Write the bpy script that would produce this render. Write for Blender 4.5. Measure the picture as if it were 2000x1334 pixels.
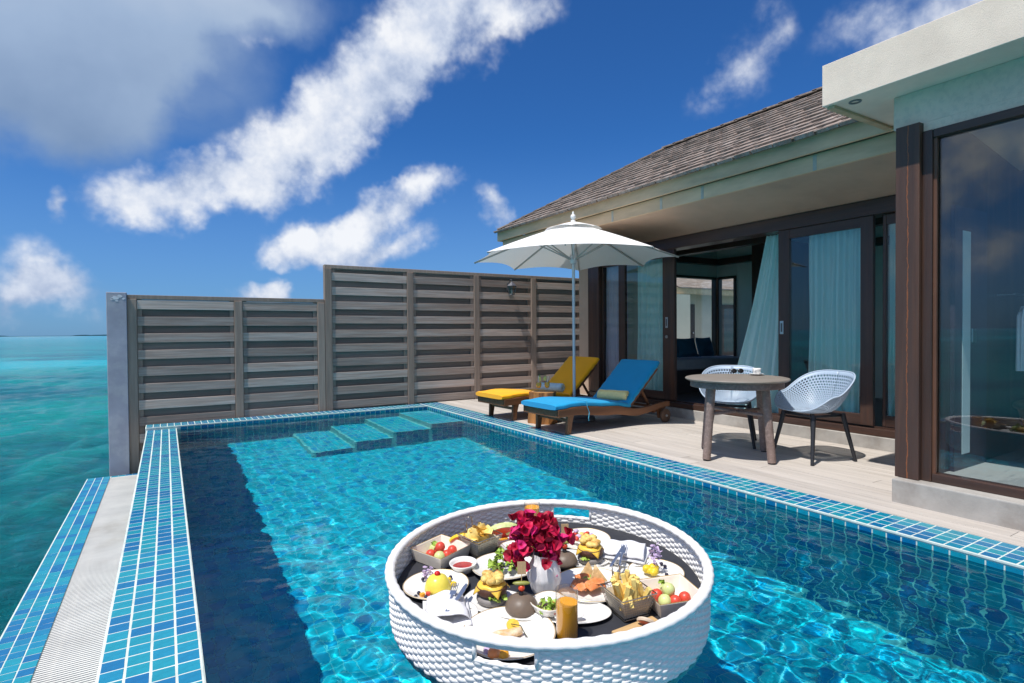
import bpy, bmesh, math, random
import numpy as np
from mathutils import Vector, Matrix, Euler, Quaternion
random.seed(7); np.random.seed(7)
for o in list(bpy.data.objects): bpy.data.objects.remove(o, do_unlink=True)
SC = bpy.context.scene
COL = SC.collection
RAD = math.radians

# ------------------------------------------------------------------ camera
CAM_H = 1.18
FPX = 1101.4                                   # focal length in pixels of the 2000 px wide photograph
YAW, PIT, ROL = RAD(31.53), RAD(-0.94), RAD(-0.45)
_f = Vector((math.sin(YAW)*math.cos(PIT), math.cos(YAW)*math.cos(PIT), math.sin(PIT)))
_r0 = _f.cross(Vector((0,0,1))).normalized(); _u0 = _r0.cross(_f)
_r = math.cos(ROL)*_r0 + math.sin(ROL)*_u0
_u = -math.sin(ROL)*_r0 + math.cos(ROL)*_u0
CAMP = Vector((0,0,CAM_H))
cam = bpy.data.cameras.new('camera'); camo = bpy.data.objects.new('camera', cam); COL.objects.link(camo)
cam.sensor_width = 36; cam.lens = FPX*36/2000; cam.clip_start = 0.02; cam.clip_end = 60000
camo.matrix_world = Matrix(((_r.x,_u.x,-_f.x,0),(_r.y,_u.y,-_f.y,0),(_r.z,_u.z,-_f.z,CAM_H),(0,0,0,1)))
SC.camera = camo
def ray(x, y): return _f + (x-1000)/FPX*_r - (y-667)/FPX*_u
def on_z(x, y, z=0.0): d = ray(x,y); return CAMP + d*((z-CAM_H)/d.z)
def on_x(x, y, X): d = ray(x,y); return CAMP + d*(X/d.x)
def on_y(x, y, Y): d = ray(x,y); return CAMP + d*(Y/d.y)

# ------------------------------------------------------------------ sun, view
SUN_EL, SUN_AZ = RAD(65), math.atan2(-math.cos(RAD(14)), -math.sin(RAD(14)))   # azimuth from +Y towards +X
sun_from = Vector((math.sin(SUN_AZ)*math.cos(SUN_EL), math.cos(SUN_AZ)*math.cos(SUN_EL), math.sin(SUN_EL)))
sl = bpy.data.lights.new('sun', 'SUN'); sl.energy = 4.9; sl.angle = RAD(0.5); sl.color = (1.0, 0.955, 0.89)
slo = bpy.data.objects.new('sun', sl); COL.objects.link(slo); slo.location = (-10, -3, 20)
slo.rotation_euler = (-sun_from).to_track_quat('-Z', 'Y').to_euler()
sl.cycles.is_caustics_light = True
SC.view_settings.view_transform = 'Standard'; SC.view_settings.look = 'None'
SC.view_settings.exposure = 0.0; SC.view_settings.gamma = 1.0; SC.view_settings.use_curve_mapping = False
cy = SC.cycles
cy.use_denoising = True
try: cy.denoiser = 'OPENIMAGEDENOISE'
except Exception: pass
cy.use_adaptive_sampling = True; cy.adaptive_threshold = 0.012
cy.max_bounces = 14; cy.diffuse_bounces = 6; cy.glossy_bounces = 4; cy.transmission_bounces = 8; cy.transparent_max_bounces = 24
cy.caustics_reflective = False; cy.caustics_refractive = True; cy.blur_glossy = 0.6
cy.sample_clamp_indirect = 6.0; cy.sample_clamp_direct = 0

# ------------------------------------------------------------------ world: Nishita sky with clouds by direction
W = bpy.data.worlds.new('World'); SC.world = W; W.use_nodes = True
wn, wl = W.node_tree.nodes, W.node_tree.links
wn.clear()
class NT:
    """tiny node helper"""
    def __init__(s, tree): s.n, s.l = tree.nodes, tree.links
    def new(s, t, **k):
        n = s.n.new(t)
        for a, b in k.items(): setattr(n, a, b)
        return n
    def put(s, sock, v):
        if hasattr(v, 'is_linked') or isinstance(v, bpy.types.NodeSocket): s.l.new(v, sock)
        elif v is not None: sock.default_value = v
    def math(s, op, a, b=None, c=None, clamp=False):
        n = s.new('ShaderNodeMath', operation=op, use_clamp=clamp)
        s.put(n.inputs[0], a); s.put(n.inputs[1], b); s.put(n.inputs[2], c)
        return n.outputs[0]
    def vmath(s, op, a, b=None, out=0):
        n = s.new('ShaderNodeVectorMath', operation=op)
        s.put(n.inputs[0], a); s.put(n.inputs[1], b)
        return n.outputs[out]
    def mix(s, fac, a, b, blend='MIX', clamp=False):
        n = s.new('ShaderNodeMix', data_type='RGBA', blend_type=blend, clamp_result=clamp)
        s.put(n.inputs[0], fac); s.put(n.inputs[6], a); s.put(n.inputs[7], b)
        return n.outputs[2]
    def smooth(s, x, a, b, lo=0.0, hi=1.0):
        n = s.new('ShaderNodeMapRange', interpolation_type='SMOOTHSTEP')
        s.put(n.inputs[0], x); n.inputs[1].default_value = a; n.inputs[2].default_value = b
        n.inputs[3].default_value = lo; n.inputs[4].default_value = hi
        return n.outputs[0]
    def noise(s, vec, scale, detail=4, rough=.55, dist=0.0, lac=2.0, out=0):
        n = s.new('ShaderNodeTexNoise')
        if vec is not None: s.l.new(vec, n.inputs['Vector'])
        n.inputs['Scale'].default_value = scale; n.inputs['Detail'].default_value = detail
        n.inputs['Roughness'].default_value = rough; n.inputs['Distortion'].default_value = dist
        n.inputs['Lacunarity'].default_value = lac
        return n.outputs[out]
    def ramp(s, x, stops):
        n = s.new('ShaderNodeValToRGB')
        e = n.color_ramp.elements
        while len(e) > 1: e.remove(e[-1])
        e[0].position = stops[0][0]; e[0].color = (*stops[0][1], 1)
        for p, c in stops[1:]:
            q = e.new(p); q.color = (*c, 1)
        s.put(n.inputs[0], x)
        return n.outputs[0]

def azel(x, y):
    d = ray(x, y).normalized()
    return math.atan2(d.x, d.y), math.asin(d.z)

def build_world():
    t = NT(W.node_tree)
    out = t.new('ShaderNodeOutputWorld'); bg = t.new('ShaderNodeBackground')
    bg.inputs[1].default_value = 0.1
    sky = t.new('ShaderNodeTexSky', sky_type='NISHITA'); sky.sun_disc = False
    sky.sun_elevation = SUN_EL; sky.sun_rotation = SUN_AZ % (2*math.pi)
    sky.altitude = 0; sky.air_density = 1.0; sky.dust_density = 0.35; sky.ozone_density = 3.0
    tc = t.new('ShaderNodeTexCoord'); d = tc.outputs['Generated']
    sx = t.new('ShaderNodeSeparateXYZ'); t.l.new(d, sx.inputs[0])
    az = t.math('ARCTAN2', sx.outputs[0], sx.outputs[1])
    el = t.math('ARCSINE', sx.outputs[2])
    cb = t.new('ShaderNodeCombineXYZ'); t.l.new(az, cb.inputs[0]); t.l.new(el, cb.inputs[1])
    p = cb.outputs[0]
    # turbulence that breaks the cloud outlines, in direction space
    warp = t.noise(d, 5.0, 5, .6, out=1)
    wv = t.vmath('SCALE', t.vmath('SUBTRACT', warp, (.5,.5,.5)), None); wv.node.inputs['Scale'].default_value = .16
    pw = t.vmath('ADD', p, wv)
    def blobs(lst, vec):
        acc = None
        for (cx, cy_, rx, ry, rot, w) in lst:
            a0, e0 = azel(cx, cy_)
            a1, e1 = azel(cx+1, cy_); a2, e2 = azel(cx, cy_-1)
            m = t.new('ShaderNodeMapping', vector_type='TEXTURE'); t.l.new(vec, m.inputs[0])
            m.inputs[1].default_value = (a0, e0, 0)
            m.inputs[2].default_value = (0, 0, RAD(rot) + math.atan2(e1-e0, a1-a0)*.7)
            m.inputs[3].default_value = (rx*(a1-a0), ry*(e2-e0), 1)
            g = t.new('ShaderNodeTexGradient', gradient_type='SPHERICAL'); t.l.new(m.outputs[0], g.inputs[0])
            acc = t.math('MULTIPLY', g.outputs[1], w) if acc is None else t.math('MULTIPLY_ADD', g.outputs[1], w, acc)
        return acc
    # (x, y, half width, half height, tilt, weight) as seen in the photograph
    puffs = [ (250,400,125,72,5,1.15),(370,380,180,72,8,1.2),(490,340,190,84,16,1.2),(600,275,185,105,30,1.25),(710,185,185,120,36,1.35),
              (800,110,165,125,50,1.2),(830,30,125,110,70,.9),(940,55,150,90,35,1.1),(1010,20,100,70,20,.7),
              (630,452,125,66,20,1.25),(720,415,140,60,20,1.3),(825,370,105,50,16,1.1),(775,480,130,58,16,1.15),(600,475,90,48,10,.9),(690,490,100,40,0,.7),
              (957,425,36,66,48,.9),(505,566,75,40,0,1.25),(545,560,34,40,0,.8),(60,545,150,85,-22,1.0),(140,585,150,70,-20,.95),(30,580,130,80,0,.9),
              (108,428,34,34,0,.75),(1430,150,130,75,25,.62),(1530,50,60,75,60,.5),(1760,40,210,110,20,.8),(1880,70,120,100,0,.55),(530,100,60,35,10,.5) ]
    veil = [ (120,60,420,200,0,1.1),(60,210,330,200,0,1.1),(330,90,330,170,0,.9),(250,260,260,140,0,.65),(560,20,260,90,5,.75),(170,-120,700,220,0,1.0),
             (500,250,150,90,20,.35),(60,600,420,110,0,.42) ]
    def puffy(v):
        vo = t.new('ShaderNodeTexVoronoi', feature='F1'); vo.normalize = True
        t.l.new(v, vo.inputs['Vector']); vo.inputs['Scale'].default_value = 11.0; vo.inputs['Detail'].default_value = 3.0
        vo.inputs['Roughness'].default_value = .55; vo.inputs['Lacunarity'].default_value = 2.3;
        b = t.math('SUBTRACT', .73, vo.outputs['Distance'])
        return t.math('ADD', t.math('MULTIPLY', t.noise(v, 8.5, 9, .60, .0), .60), t.math('MULTIPLY', b, .44))
    n1 = puffy(d); n2 = t.noise(d, 3.2, 6, .55, .3)
    # the same kind of clouds out of view, cover thickened to raise fill light
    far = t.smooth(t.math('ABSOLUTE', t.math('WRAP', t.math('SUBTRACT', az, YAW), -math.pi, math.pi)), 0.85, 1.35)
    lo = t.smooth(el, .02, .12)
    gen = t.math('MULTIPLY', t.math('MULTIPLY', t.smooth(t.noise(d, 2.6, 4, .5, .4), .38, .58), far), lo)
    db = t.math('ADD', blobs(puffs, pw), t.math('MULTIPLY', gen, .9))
    dens = t.math('ADD', db, t.math('MULTIPLY', t.math('SUBTRACT', n1, .5), 3.7))
    edge = t.smooth(db, .0, .42)
    a_puff = t.math('MULTIPLY', t.smooth(dens, .0, 1.25), edge)
    dv = blobs(veil, pw)
    dvn = t.math('ADD', dv, t.math('MULTIPLY', t.math('SUBTRACT', n2, .5), 1.1))
    a_veil = t.math('MULTIPLY', t.math('MULTIPLY', t.smooth(dvn, .08, 1.05), t.smooth(dv, .0, .25)), .88)
    # cloud shading: density towards the sun minus density here
    off = t.vmath('ADD', d, (sun_from.x*.045, sun_from.y*.045, sun_from.z*.06))
    n1b = puffy(off)
    lit = t.math('ADD', t.math('MULTIPLY', t.math('SUBTRACT', n1, n1b), 3.4), t.math('MULTIPLY', t.smooth(dens, .3, 1.8), .38))
    pc = t.ramp(t.math('ADD', lit, .38, clamp=True), [(0,(4.1,5.0,6.9)),(.45,(6.4,7.1,8.5)),(1,(9.3,9.5,9.9))])
    n3 = t.noise(d, 4.0, 5, .5)
    vc = t.ramp(t.math('ADD', t.math('MULTIPLY', t.math('SUBTRACT', n3, .5), 1.4), t.smooth(el, .28, .6), clamp=True), [(0,(2.3,3.3,5.0)),(.5,(3.9,5.1,6.9)),(1,(6.0,6.9,8.2))])
    tint = t.mix(1.0, sky.outputs[0], (.24,.63,1.12,1), 'MULTIPLY')
    # lighter, milkier air towards the horizon over warm sea
    hz = t.smooth(el, .0, .34, 1, 0)
    base = t.mix(t.math('MULTIPLY', hz, .48), tint, (2.1,3.7,6.9,1))
    c1 = t.mix(a_veil, base, vc)
    c2 = t.mix(t.math('MULTIPLY', a_puff, .96), c1, pc)
    t.l.new(c2, bg.inputs[0]); t.l.new(bg.outputs[0], out.inputs[0])
    W.cycles.sampling_method = 'MANUAL'; W.cycles.sample_map_resolution = 512
build_world()

# ------------------------------------------------------------------ materials
MATS = {}
def pm(name, color, rough=.5, var=.12, vscale=6, stretch=(1,1,1), bump=0.0, bscale=60, bstretch=None, metal=0, coat=0, objvar=0.0,
       spec=.5, color2=None, c2scale=3, c2lo=.45, c2hi=.65, sheen=0, trans=0, subs=0, ior=1.45):
    if name in MATS: return MATS[name]
    m = bpy.data.materials.new(name); m.use_nodes = True
    t = NT(m.node_tree); b = m.node_tree.nodes['Principled BSDF']
    tc = t.new('ShaderNodeTexCoord'); co = tc.outputs['Object']
    oi = t.new('ShaderNodeObjectInfo')
    seed = t.vmath('SCALE', t.vmath('ADD', (1.,1.7,2.3), (0,0,0)), None)
    t.l.new(t.math('MULTIPLY', oi.outputs['Random'], 17.0), seed.node.inputs['Scale'])
    co = t.vmath('ADD', co, seed)
    st = t.vmath('MULTIPLY', co, stretch)
    c = (*color, 1)
    if color2:
        f = t.smooth(t.noise(st, c2scale, 5, .6), c2lo, c2hi)
        c = t.mix(f, c, (*color2, 1))
    if var:
        v = t.noise(st, vscale, 5, .6)
        k = t.math('MULTIPLY_ADD', t.math('SUBTRACT', v, .5), 2*var*2, 1.0)
        if objvar:
            k = t.math('MULTIPLY', k, t.math('MULTIPLY_ADD', t.math('SUBTRACT', oi.outputs['Random'], .5), 2*objvar, 1.0))
        g = t.new('ShaderNodeCombineColor')
        for i in range(3): t.l.new(k, g.inputs[i])
        c = t.mix(1.0, c, g.outputs[0], 'MULTIPLY')
    t.put(b.inputs['Base Color'], c)
    b.inputs['Roughness'].default_value = rough; b.inputs['Metallic'].default_value = metal
    b.inputs['Specular IOR Level'].default_value = spec; b.inputs['Coat Weight'].default_value = coat
    b.inputs['Coat Roughness'].default_value = .08; b.inputs['Sheen Weight'].default_value = sheen
    b.inputs['Subsurface Weight'].default_value = subs
    if subs: b.inputs['Subsurface Radius'].default_value = (.02,.012,.006)
    b.inputs['Transmission Weight'].default_value = trans; b.inputs['IOR'].default_value = ior
    if bump:
        bs = t.vmath('MULTIPLY', co, bstretch or stretch)
        bn = t.new('ShaderNodeBump'); bn.inputs['Strength'].default_value = bump; bn.inputs['Distance'].default_value = .004
        t.l.new(t.noise(bs, bscale, 5, .6), bn.inputs['Height']); t.l.new(bn.outputs[0], b.inputs['Normal'])
    MATS[name] = m
    return m

def schlick(t, f0=.04, nrm=None):
    lw = t.new('ShaderNodeLayerWeight'); lw.inputs[0].default_value = .5
    if nrm is not None: t.l.new(nrm, lw.inputs['Normal'])
    return t.math('MULTIPLY_ADD', t.math('POWER', lw.outputs['Facing'], 5.0), 1-f0, f0)

def glass_mat(name, tint=(.93,.97,.96), f0=.05, rough=.0):
    if name in MATS: return MATS[name]
    m = bpy.data.materials.new(name); m.use_nodes = True
    t = NT(m.node_tree); t.n.clear()
    o = t.new('ShaderNodeOutputMaterial'); tr = t.new('ShaderNodeBsdfTransparent'); gl = t.new('ShaderNodeBsdfGlossy')
    tr.inputs[0].default_value = (*tint, 1); gl.inputs['Roughness'].default_value = rough
    mx = t.new('ShaderNodeMixShader'); t.l.new(schlick(t, f0), mx.inputs[0])
    t.l.new(tr.outputs[0], mx.inputs[1]); t.l.new(gl.outputs[0], mx.inputs[2]); t.l.new(mx.outputs[0], o.inputs[0])
    MATS[name] = m
    return m

def cloth_mat(name, color, transl=.45, alpha=.0, weave=220, rough=.9):
    if name in MATS: return MATS[name]
    m = bpy.data.materials.new(name); m.use_nodes = True
    t = NT(m.node_tree); t.n.clear()
    o = t.new('ShaderNodeOutputMaterial'); d = t.new('ShaderNodeBsdfDiffuse'); tl = t.new('ShaderNodeBsdfTranslucent')
    tc = t.new('ShaderNodeTexCoord')
    v = t.noise(tc.outputs['Object'], weave, 2, .5)
    k = t.math('MULTIPLY_ADD', v, .3, .85)
    g = t.new('ShaderNodeCombineColor')
    for i in range(3): t.l.new(k, g.inputs[i])
    c = t.mix(1.0, (*color,1), g.outputs[0], 'MULTIPLY')
    t.l.new(c, d.inputs[0]); t.l.new(c, tl.inputs[0])
    mx = t.new('ShaderNodeMixShader'); mx.inputs[0].default_value = transl
    t.l.new(d.outputs[0], mx.inputs[1]); t.l.new(tl.outputs[0], mx.inputs[2])
    last = mx
    if alpha:
        tp = t.new('ShaderNodeBsdfTransparent'); m2 = t.new('ShaderNodeMixShader'); m2.inputs[0].default_value = alpha
        t.l.new(mx.outputs[0], m2.inputs[1]); t.l.new(tp.outputs[0], m2.inputs[2]); last = m2
    t.l.new(last.outputs[0], o.inputs[0])
    MATS[name] = m
    return m

# ------------------------------------------------------------------ objects
def tag(o, label=None, cat=None, group=None, kind=None):
    if label: o['label'] = label
    if cat: o['category'] = cat
    if group: o['group'] = group
    if kind: o['kind'] = kind
    return o
ROOTM = {}
def thing(name, label, cat, loc=(0,0,0), rotz=0.0, group=None, tilt=None):
    o = bpy.data.objects.new(name, None); COL.objects.link(o); o.empty_display_size = .05
    m = Matrix.Translation(Vector(loc)) @ (tilt.to_4x4() if tilt is not None else Matrix.Identity(4)) @ Matrix.Rotation(rotz, 4, 'Z')
    o.matrix_world = m; ROOTM[o.name] = m
    return tag(o, label, cat, group)
def add(name, mesh, parent=None, loc=None, rot=None, scale=None):
    o = bpy.data.objects.new(name, mesh); COL.objects.link(o)
    if parent is not None: o.parent = parent; ROOTM[o.name] = ROOTM.get(parent.name, Matrix.Identity(4))
    if loc is not None: o.location = loc
    if rot is not None: o.rotation_euler = rot
    if scale is not None: o.scale = scale
    return o
def copy_tree(o, parent=None):
    c = o.copy(); COL.objects.link(c); c.parent = parent
    for ch in o.children: copy_tree(ch, c)
    return c
class MB:
    def __init__(s): s.v, s.f = [], []
    def raw(s, v, f):
        k = len(s.v); s.v += [tuple(p) for p in v]; s.f += [tuple(i+k for i in q) for q in f]; return s
    def box(s, x0, x1, y0, y1, z0, z1):
        v = [(x,y,z) for z in (z0,z1) for y in (y0,y1) for x in (x0,x1)]
        return s.raw(v, [(0,2,3,1),(4,5,7,6),(0,1,5,4),(2,6,7,3),(0,4,6,2),(1,3,7,5)])
    def bar(s, a, b, w, h, up=(0,0,1)):
        a, b = Vector(a), Vector(b); d = (b-a).normalized(); up = Vector(up)
        if abs(d.dot(up)) > .98: up = Vector((1,0,0))
        r = d.cross(up).normalized(); u = r.cross(d)
        v = [p + r*sx*w/2 + u*sy*h/2 for p in (a,b) for sx,sy in ((-1,-1),(1,-1),(1,1),(-1,1))]
        return s.raw(v, [(3,2,1,0),(4,5,6,7),(0,1,5,4),(1,2,6,5),(2,3,7,6),(3,0,4,7)])
    def tube(s, pts, rad, n=8, closed=False, cap=True, flat=1.0, ref=(0,0,1)):
        pts = [Vector(p) for p in pts]; m = len(pts)
        rr = rad if isinstance(rad, (list,tuple)) else [rad]*m
        k = len(s.v); ref = Vector(ref)
        for i, p in enumerate(pts):
            a = pts[i-1] if (i > 0 or closed) else p
            b = pts[(i+1) % m] if (i < m-1 or closed) else p
            d = (b-a).normalized()
            rf = ref if abs(d.dot(ref)) < .95 else Vector((1,.1,0))
            x = d.cross(rf).normalized(); y = x.cross(d)
            for j in range(n):
                t = 2*math.pi*j/n
                s.v.append(tuple(p + x*math.cos(t)*rr[i] + y*math.sin(t)*rr[i]*flat))
        for i in range(m if closed else m-1):
            i2 = (i+1) % m
            for j in range(n):
                j2 = (j+1) % n
                s.f.append((k+i*n+j, k+i*n+j2, k+i2*n+j2, k+i2*n+j))
        if cap and not closed:
            s.f.append(tuple(k+j for j in reversed(range(n)))); s.f.append(tuple(k+(m-1)*n+j for j in range(n)))
        return s
    def lathe(s, prof, n=32, c=(0,0,0), sx=1.0, sy=1.0, pw=2.0, cap=True):
        """profile of (radius, z); pw>2 squares the plan"""
        k = len(s.v); m = len(prof)
        for r, z in prof:
            for j in range(n):
                t = 2*math.pi*j/n; ct, st = math.cos(t), math.sin(t)
                if pw != 2.0:
                    q = (abs(ct)**pw + abs(st)**pw)**(-1/pw); ct *= q; st *= q
                s.v.append((c[0]+r*ct*sx, c[1]+r*st*sy, c[2]+z))
        for i in range(m-1):
            for j in range(n):
                j2 = (j+1) % n
                s.f.append((k+i*n+j, k+i*n+j2, k+(i+1)*n+j2, k+(i+1)*n+j))
        if cap:
            if prof[0][0] > 1e-6: s.f.append(tuple(k+j for j in reversed(range(n))))
            if prof[-1][0] > 1e-6: s.f.append(tuple(k+(m-1)*n+j for j in range(n)))
        return s
    def ball(s, c, r, n=12, m=8, jit=0.0, rnd=None):
        r = (r,r,r) if not isinstance(r,(tuple,list)) else r
        k = len(s.v); rnd = rnd or random
        s.v.append((c[0],c[1],c[2]-r[2]))
        for i in range(1, m):
            ph = -math.pi/2 + math.pi*i/m
            for j in range(n):
                t = 2*math.pi*j/n; q = 1+rnd.uniform(-jit,jit)
                s.v.append((c[0]+r[0]*q*math.cos(ph)*math.cos(t), c[1]+r[1]*q*math.cos(ph)*math.sin(t), c[2]+r[2]*q*math.sin(ph)))
        s.v.append((c[0],c[1],c[2]+r[2])); e = len(s.v)-1
        for j in range(n):
            j2 = (j+1) % n
            s.f.append((k, k+1+j2, k+1+j)); s.f.append((e, k+1+(m-2)*n+j, k+1+(m-2)*n+j2))
            for i in range(m-2):
                s.f.append((k+1+i*n+j, k+1+i*n+j2, k+1+(i+1)*n+j2, k+1+(i+1)*n+j))
        return s
    def prism(s, poly, z0, z1):
        n = len(poly); k = len(s.v)
        s.v += [(x,y,z0) for x,y in poly] + [(x,y,z1) for x,y in poly]
        s.f.append(tuple(k+i for i in reversed(range(n)))); s.f.append(tuple(k+n+i for i in range(n)))
        for i in range(n):
            j = (i+1) % n; s.f.append((k+i, k+j, k+n+j, k+n+i))
        return s
    def extr(s, poly3, d):
        """extrude a planar 3D polygon by vector d"""
        n = len(poly3); k = len(s.v); d = Vector(d)
        s.v += [tuple(Vector(p)) for p in poly3] + [tuple(Vector(p)+d) for p in poly3]
        s.f.append(tuple(k+i for i in reversed(range(n)))); s.f.append(tuple(k+n+i for i in range(n)))
        for i in range(n):
            j = (i+1) % n; s.f.append((k+i, k+j, k+n+j, k+n+i))
        return s
    def grid(s, fn, nu, nv, wrapu=False):
        k = len(s.v)
        for j in range(nv+1):
            for i in range(nu + (0 if wrapu else 1)):
                s.v.append(tuple(fn(i/nu, j/nv)))
        w = nu + (0 if wrapu else 1)
        for j in range(nv):
            for i in range(nu):
                i2 = (i+1) % w if wrapu else i+1
                s.f.append((k+j*w+i, k+j*w+i2, k+(j+1)*w+i2, k+(j+1)*w+i))
        return s
    def xf(s, m, start=0):
        s.v[start:] = [tuple(m @ Vector(p)) for p in s.v[start:]]; return s
    def mesh(s, name, mat, smooth=False, fix=True):
        me = bpy.data.meshes.new(name); me.from_pydata(s.v, [], s.f)
        if fix:
            bm = bmesh.new(); bm.from_mesh(me); bmesh.ops.recalc_face_normals(bm, faces=bm.faces); bm.to_mesh(me); bm.free()
        if mat is not None: me.materials.append(mat)
        if smooth: me.polygons.foreach_set('use_smooth', [True]*len(me.polygons))
        return me
    def build(s, name, mat, parent=None, smooth=False, bevel=0.0, seg=2, world=False, auto=None, thick=0.0, sub=0, fix=True):
        if world and parent is not None:
            inv = ROOTM.get(parent.name, Matrix.Identity(4)).inverted(); s.v = [tuple(inv @ Vector(p)) for p in s.v]
        o = add(name, s.mesh(name, mat, smooth or bool(auto), fix), parent)
        if thick:
            q = o.modifiers.new('solid', 'SOLIDIFY'); q.thickness = thick; q.offset = 0
        if sub:
            q = o.modifiers.new('sub', 'SUBSURF'); q.levels = sub; q.render_levels = sub
        if bevel:
            q = o.modifiers.new('bevel', 'BEVEL'); q.width = bevel; q.segments = seg; q.limit_method = 'ANGLE'; q.angle_limit = RAD(40)
        if auto: o.data.set_sharp_from_angle(angle=RAD(auto))
        return o
def struct(o): o['kind'] = 'structure'; return o
# ================================================================== materials of the setting
def tile_mat(name, attr=False, light=False):
    m = bpy.data.materials.new(name); m.use_nodes = True
    t = NT(m.node_tree); b = m.node_tree.nodes['Principled BSDF']
    if attr:
        a = t.new('ShaderNodeAttribute'); a.attribute_name = 'rnd'; r = a.outputs['Fac']
    else:
        r = t.new('ShaderNodeObjectInfo').outputs['Random']
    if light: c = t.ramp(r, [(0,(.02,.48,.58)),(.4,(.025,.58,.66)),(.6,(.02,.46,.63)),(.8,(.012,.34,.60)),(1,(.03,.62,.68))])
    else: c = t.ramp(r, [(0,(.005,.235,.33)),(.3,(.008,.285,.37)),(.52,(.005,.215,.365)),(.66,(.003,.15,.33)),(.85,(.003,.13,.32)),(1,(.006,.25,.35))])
    tc = t.new('ShaderNodeTexCoord')
    v = t.noise(tc.outputs['Object'], 38, 3, .6)
    k = t.math('MULTIPLY_ADD', v, .5, .75); g = t.new('ShaderNodeCombineColor')
    for i in range(3): t.l.new(k, g.inputs[i])
    t.l.new(t.mix(1.0, c, g.outputs[0], 'MULTIPLY'), b.inputs['Base Color'])
    b.inputs['Roughness'].default_value = .2; b.inputs['Specular IOR Level'].default_value = .35; b.inputs['Coat Weight'].default_value = .08; b.inputs['Coat Roughness'].default_value = .05
    bn = t.new('ShaderNodeBump'); bn.inputs['Strength'].default_value = .25; bn.inputs['Distance'].default_value = .002
    t.l.new(t.noise(tc.outputs['Object'], 22, 2, .5), bn.inputs['Height']); t.l.new(bn.outputs[0], b.inputs['Normal'])
    return m
M_TILE, M_TILE_A, M_TILE_F = tile_mat('mosaic_tile'), tile_mat('mosaic_tile_field', True), tile_mat('mosaic_tile_pale', True, True)
M_GROUT = pm('grout', (.60,.66,.61), .8, .2, 9, bump=.3, bscale=90)
M_GROUT_B = pm('grout_blue', (.30,.62,.66), .8, .15, 9)
M_GRATE = pm('white_grate', (.74,.71,.65), .45, .12, 4, color2=(.6,.55,.47), c2scale=1.6, c2lo=.5, c2hi=.75)
M_CONC = pm('concrete', (.40,.38,.35), .85, .2, 5, color2=(.30,.27,.24), c2scale=2.2, bump=.35, bscale=45)

P = .0785; TS = .0728; TH = .003                 # tile pitch, tile size, tile height
PX0, PX1, PY0, PY1 = .10, 3.60, -1.2, 8.50        # water rectangle
ZW, ZF, ZL = -.045, -1.40, -.030                  # water, pool floor, infinity edge
def tile_mesh(name, mat, axis='z', lx=TS, ly=TS):
    a, b, h, e = lx/2, ly/2, TH, .0022
    v = [(-a,-b,0),(a,-b,0),(a,b,0),(-a,b,0),(-a,-b,h-e),(a,-b,h-e),(a,b,h-e),(-a,b,h-e),(-a+e,-b+e,h),(a-e,-b+e,h),(a-e,b-e,h),(-a+e,b-e,h)]
    f = [(0,1,5,4),(1,2,6,5),(2,3,7,6),(3,0,4,7),(4,5,9,8),(5,6,10,9),(6,7,11,10),(7,4,8,11),(8,9,10,11)]
    if axis == '-x': v = [(-z, y, x) for x,y,z in v]
    if axis == '-y': v = [(x, -z, y) for x,y,z in v]
    if axis == '+x': v = [(z, y, -x) for x,y,z in v]
    m = MB(); m.raw(v, f)
    return m.mesh(name, mat)
def field(name, cells, parent, axis='z', mat=None):
    """many tiles joined in one mesh; cells = centres"""
    n = len(cells); a, h = TS/2, TH
    q = np.array([(-a,-a,0),(a,-a,0),(a,a,0),(-a,a,0),(-a,-a,h),(a,-a,h),(a,a,h),(-a,a,h)])
    q[4:, :2] *= .93
    x, y, z = q[:,0].copy(), q[:,1].copy(), q[:,2].copy()
    if axis == '-x': q = np.stack([-z, y, x], 1)
    if axis == '+x': q = np.stack([z, y, -x], 1)
    if axis == '-y': q = np.stack([x, -z, y], 1)
    if axis == '+y': q = np.stack([x, z, -y], 1)
    v = (np.array(cells)[:,None,:] + q[None]).reshape(-1,3)
    fb = np.array([(4,5,6,7),(0,1,5,4),(1,2,6,5),(2,3,7,6),(3,0,4,7)])
    f = (np.arange(n)[:,None,None]*8 + fb[None]).reshape(-1,4)
    me = bpy.data.meshes.new(name); me.from_pydata(v.tolist(), [], f.tolist()); me.materials.append(mat or M_TILE_A)
    at = me.attributes.new('rnd', 'FLOAT', 'FACE'); at.data.foreach_set('value', np.repeat(np.random.rand(n), 5))
    o = add(name, me, parent); o['kind'] = 'stuff'
    return o
T_UP = tile_mesh('tile', M_TILE); T_MX = tile_mesh('tile_side', M_TILE, '-x'); T_MY = tile_mesh('tile_front', M_TILE, '-y')
def tiles(cells, parent, mesh, axis='z', most=300):
    """the nearest ones as single tiles, the rest as one field"""
    cells = sorted(cells, key=lambda c: (Vector(c)-CAMP).length)
    for c in cells[:most]:
        add('tile', mesh, parent, loc=c, rot=(random.gauss(0,.006), random.gauss(0,.006), random.gauss(0,.006)))
    if cells[most:]: field('tile_field', cells[most:], parent, axis)

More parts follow.
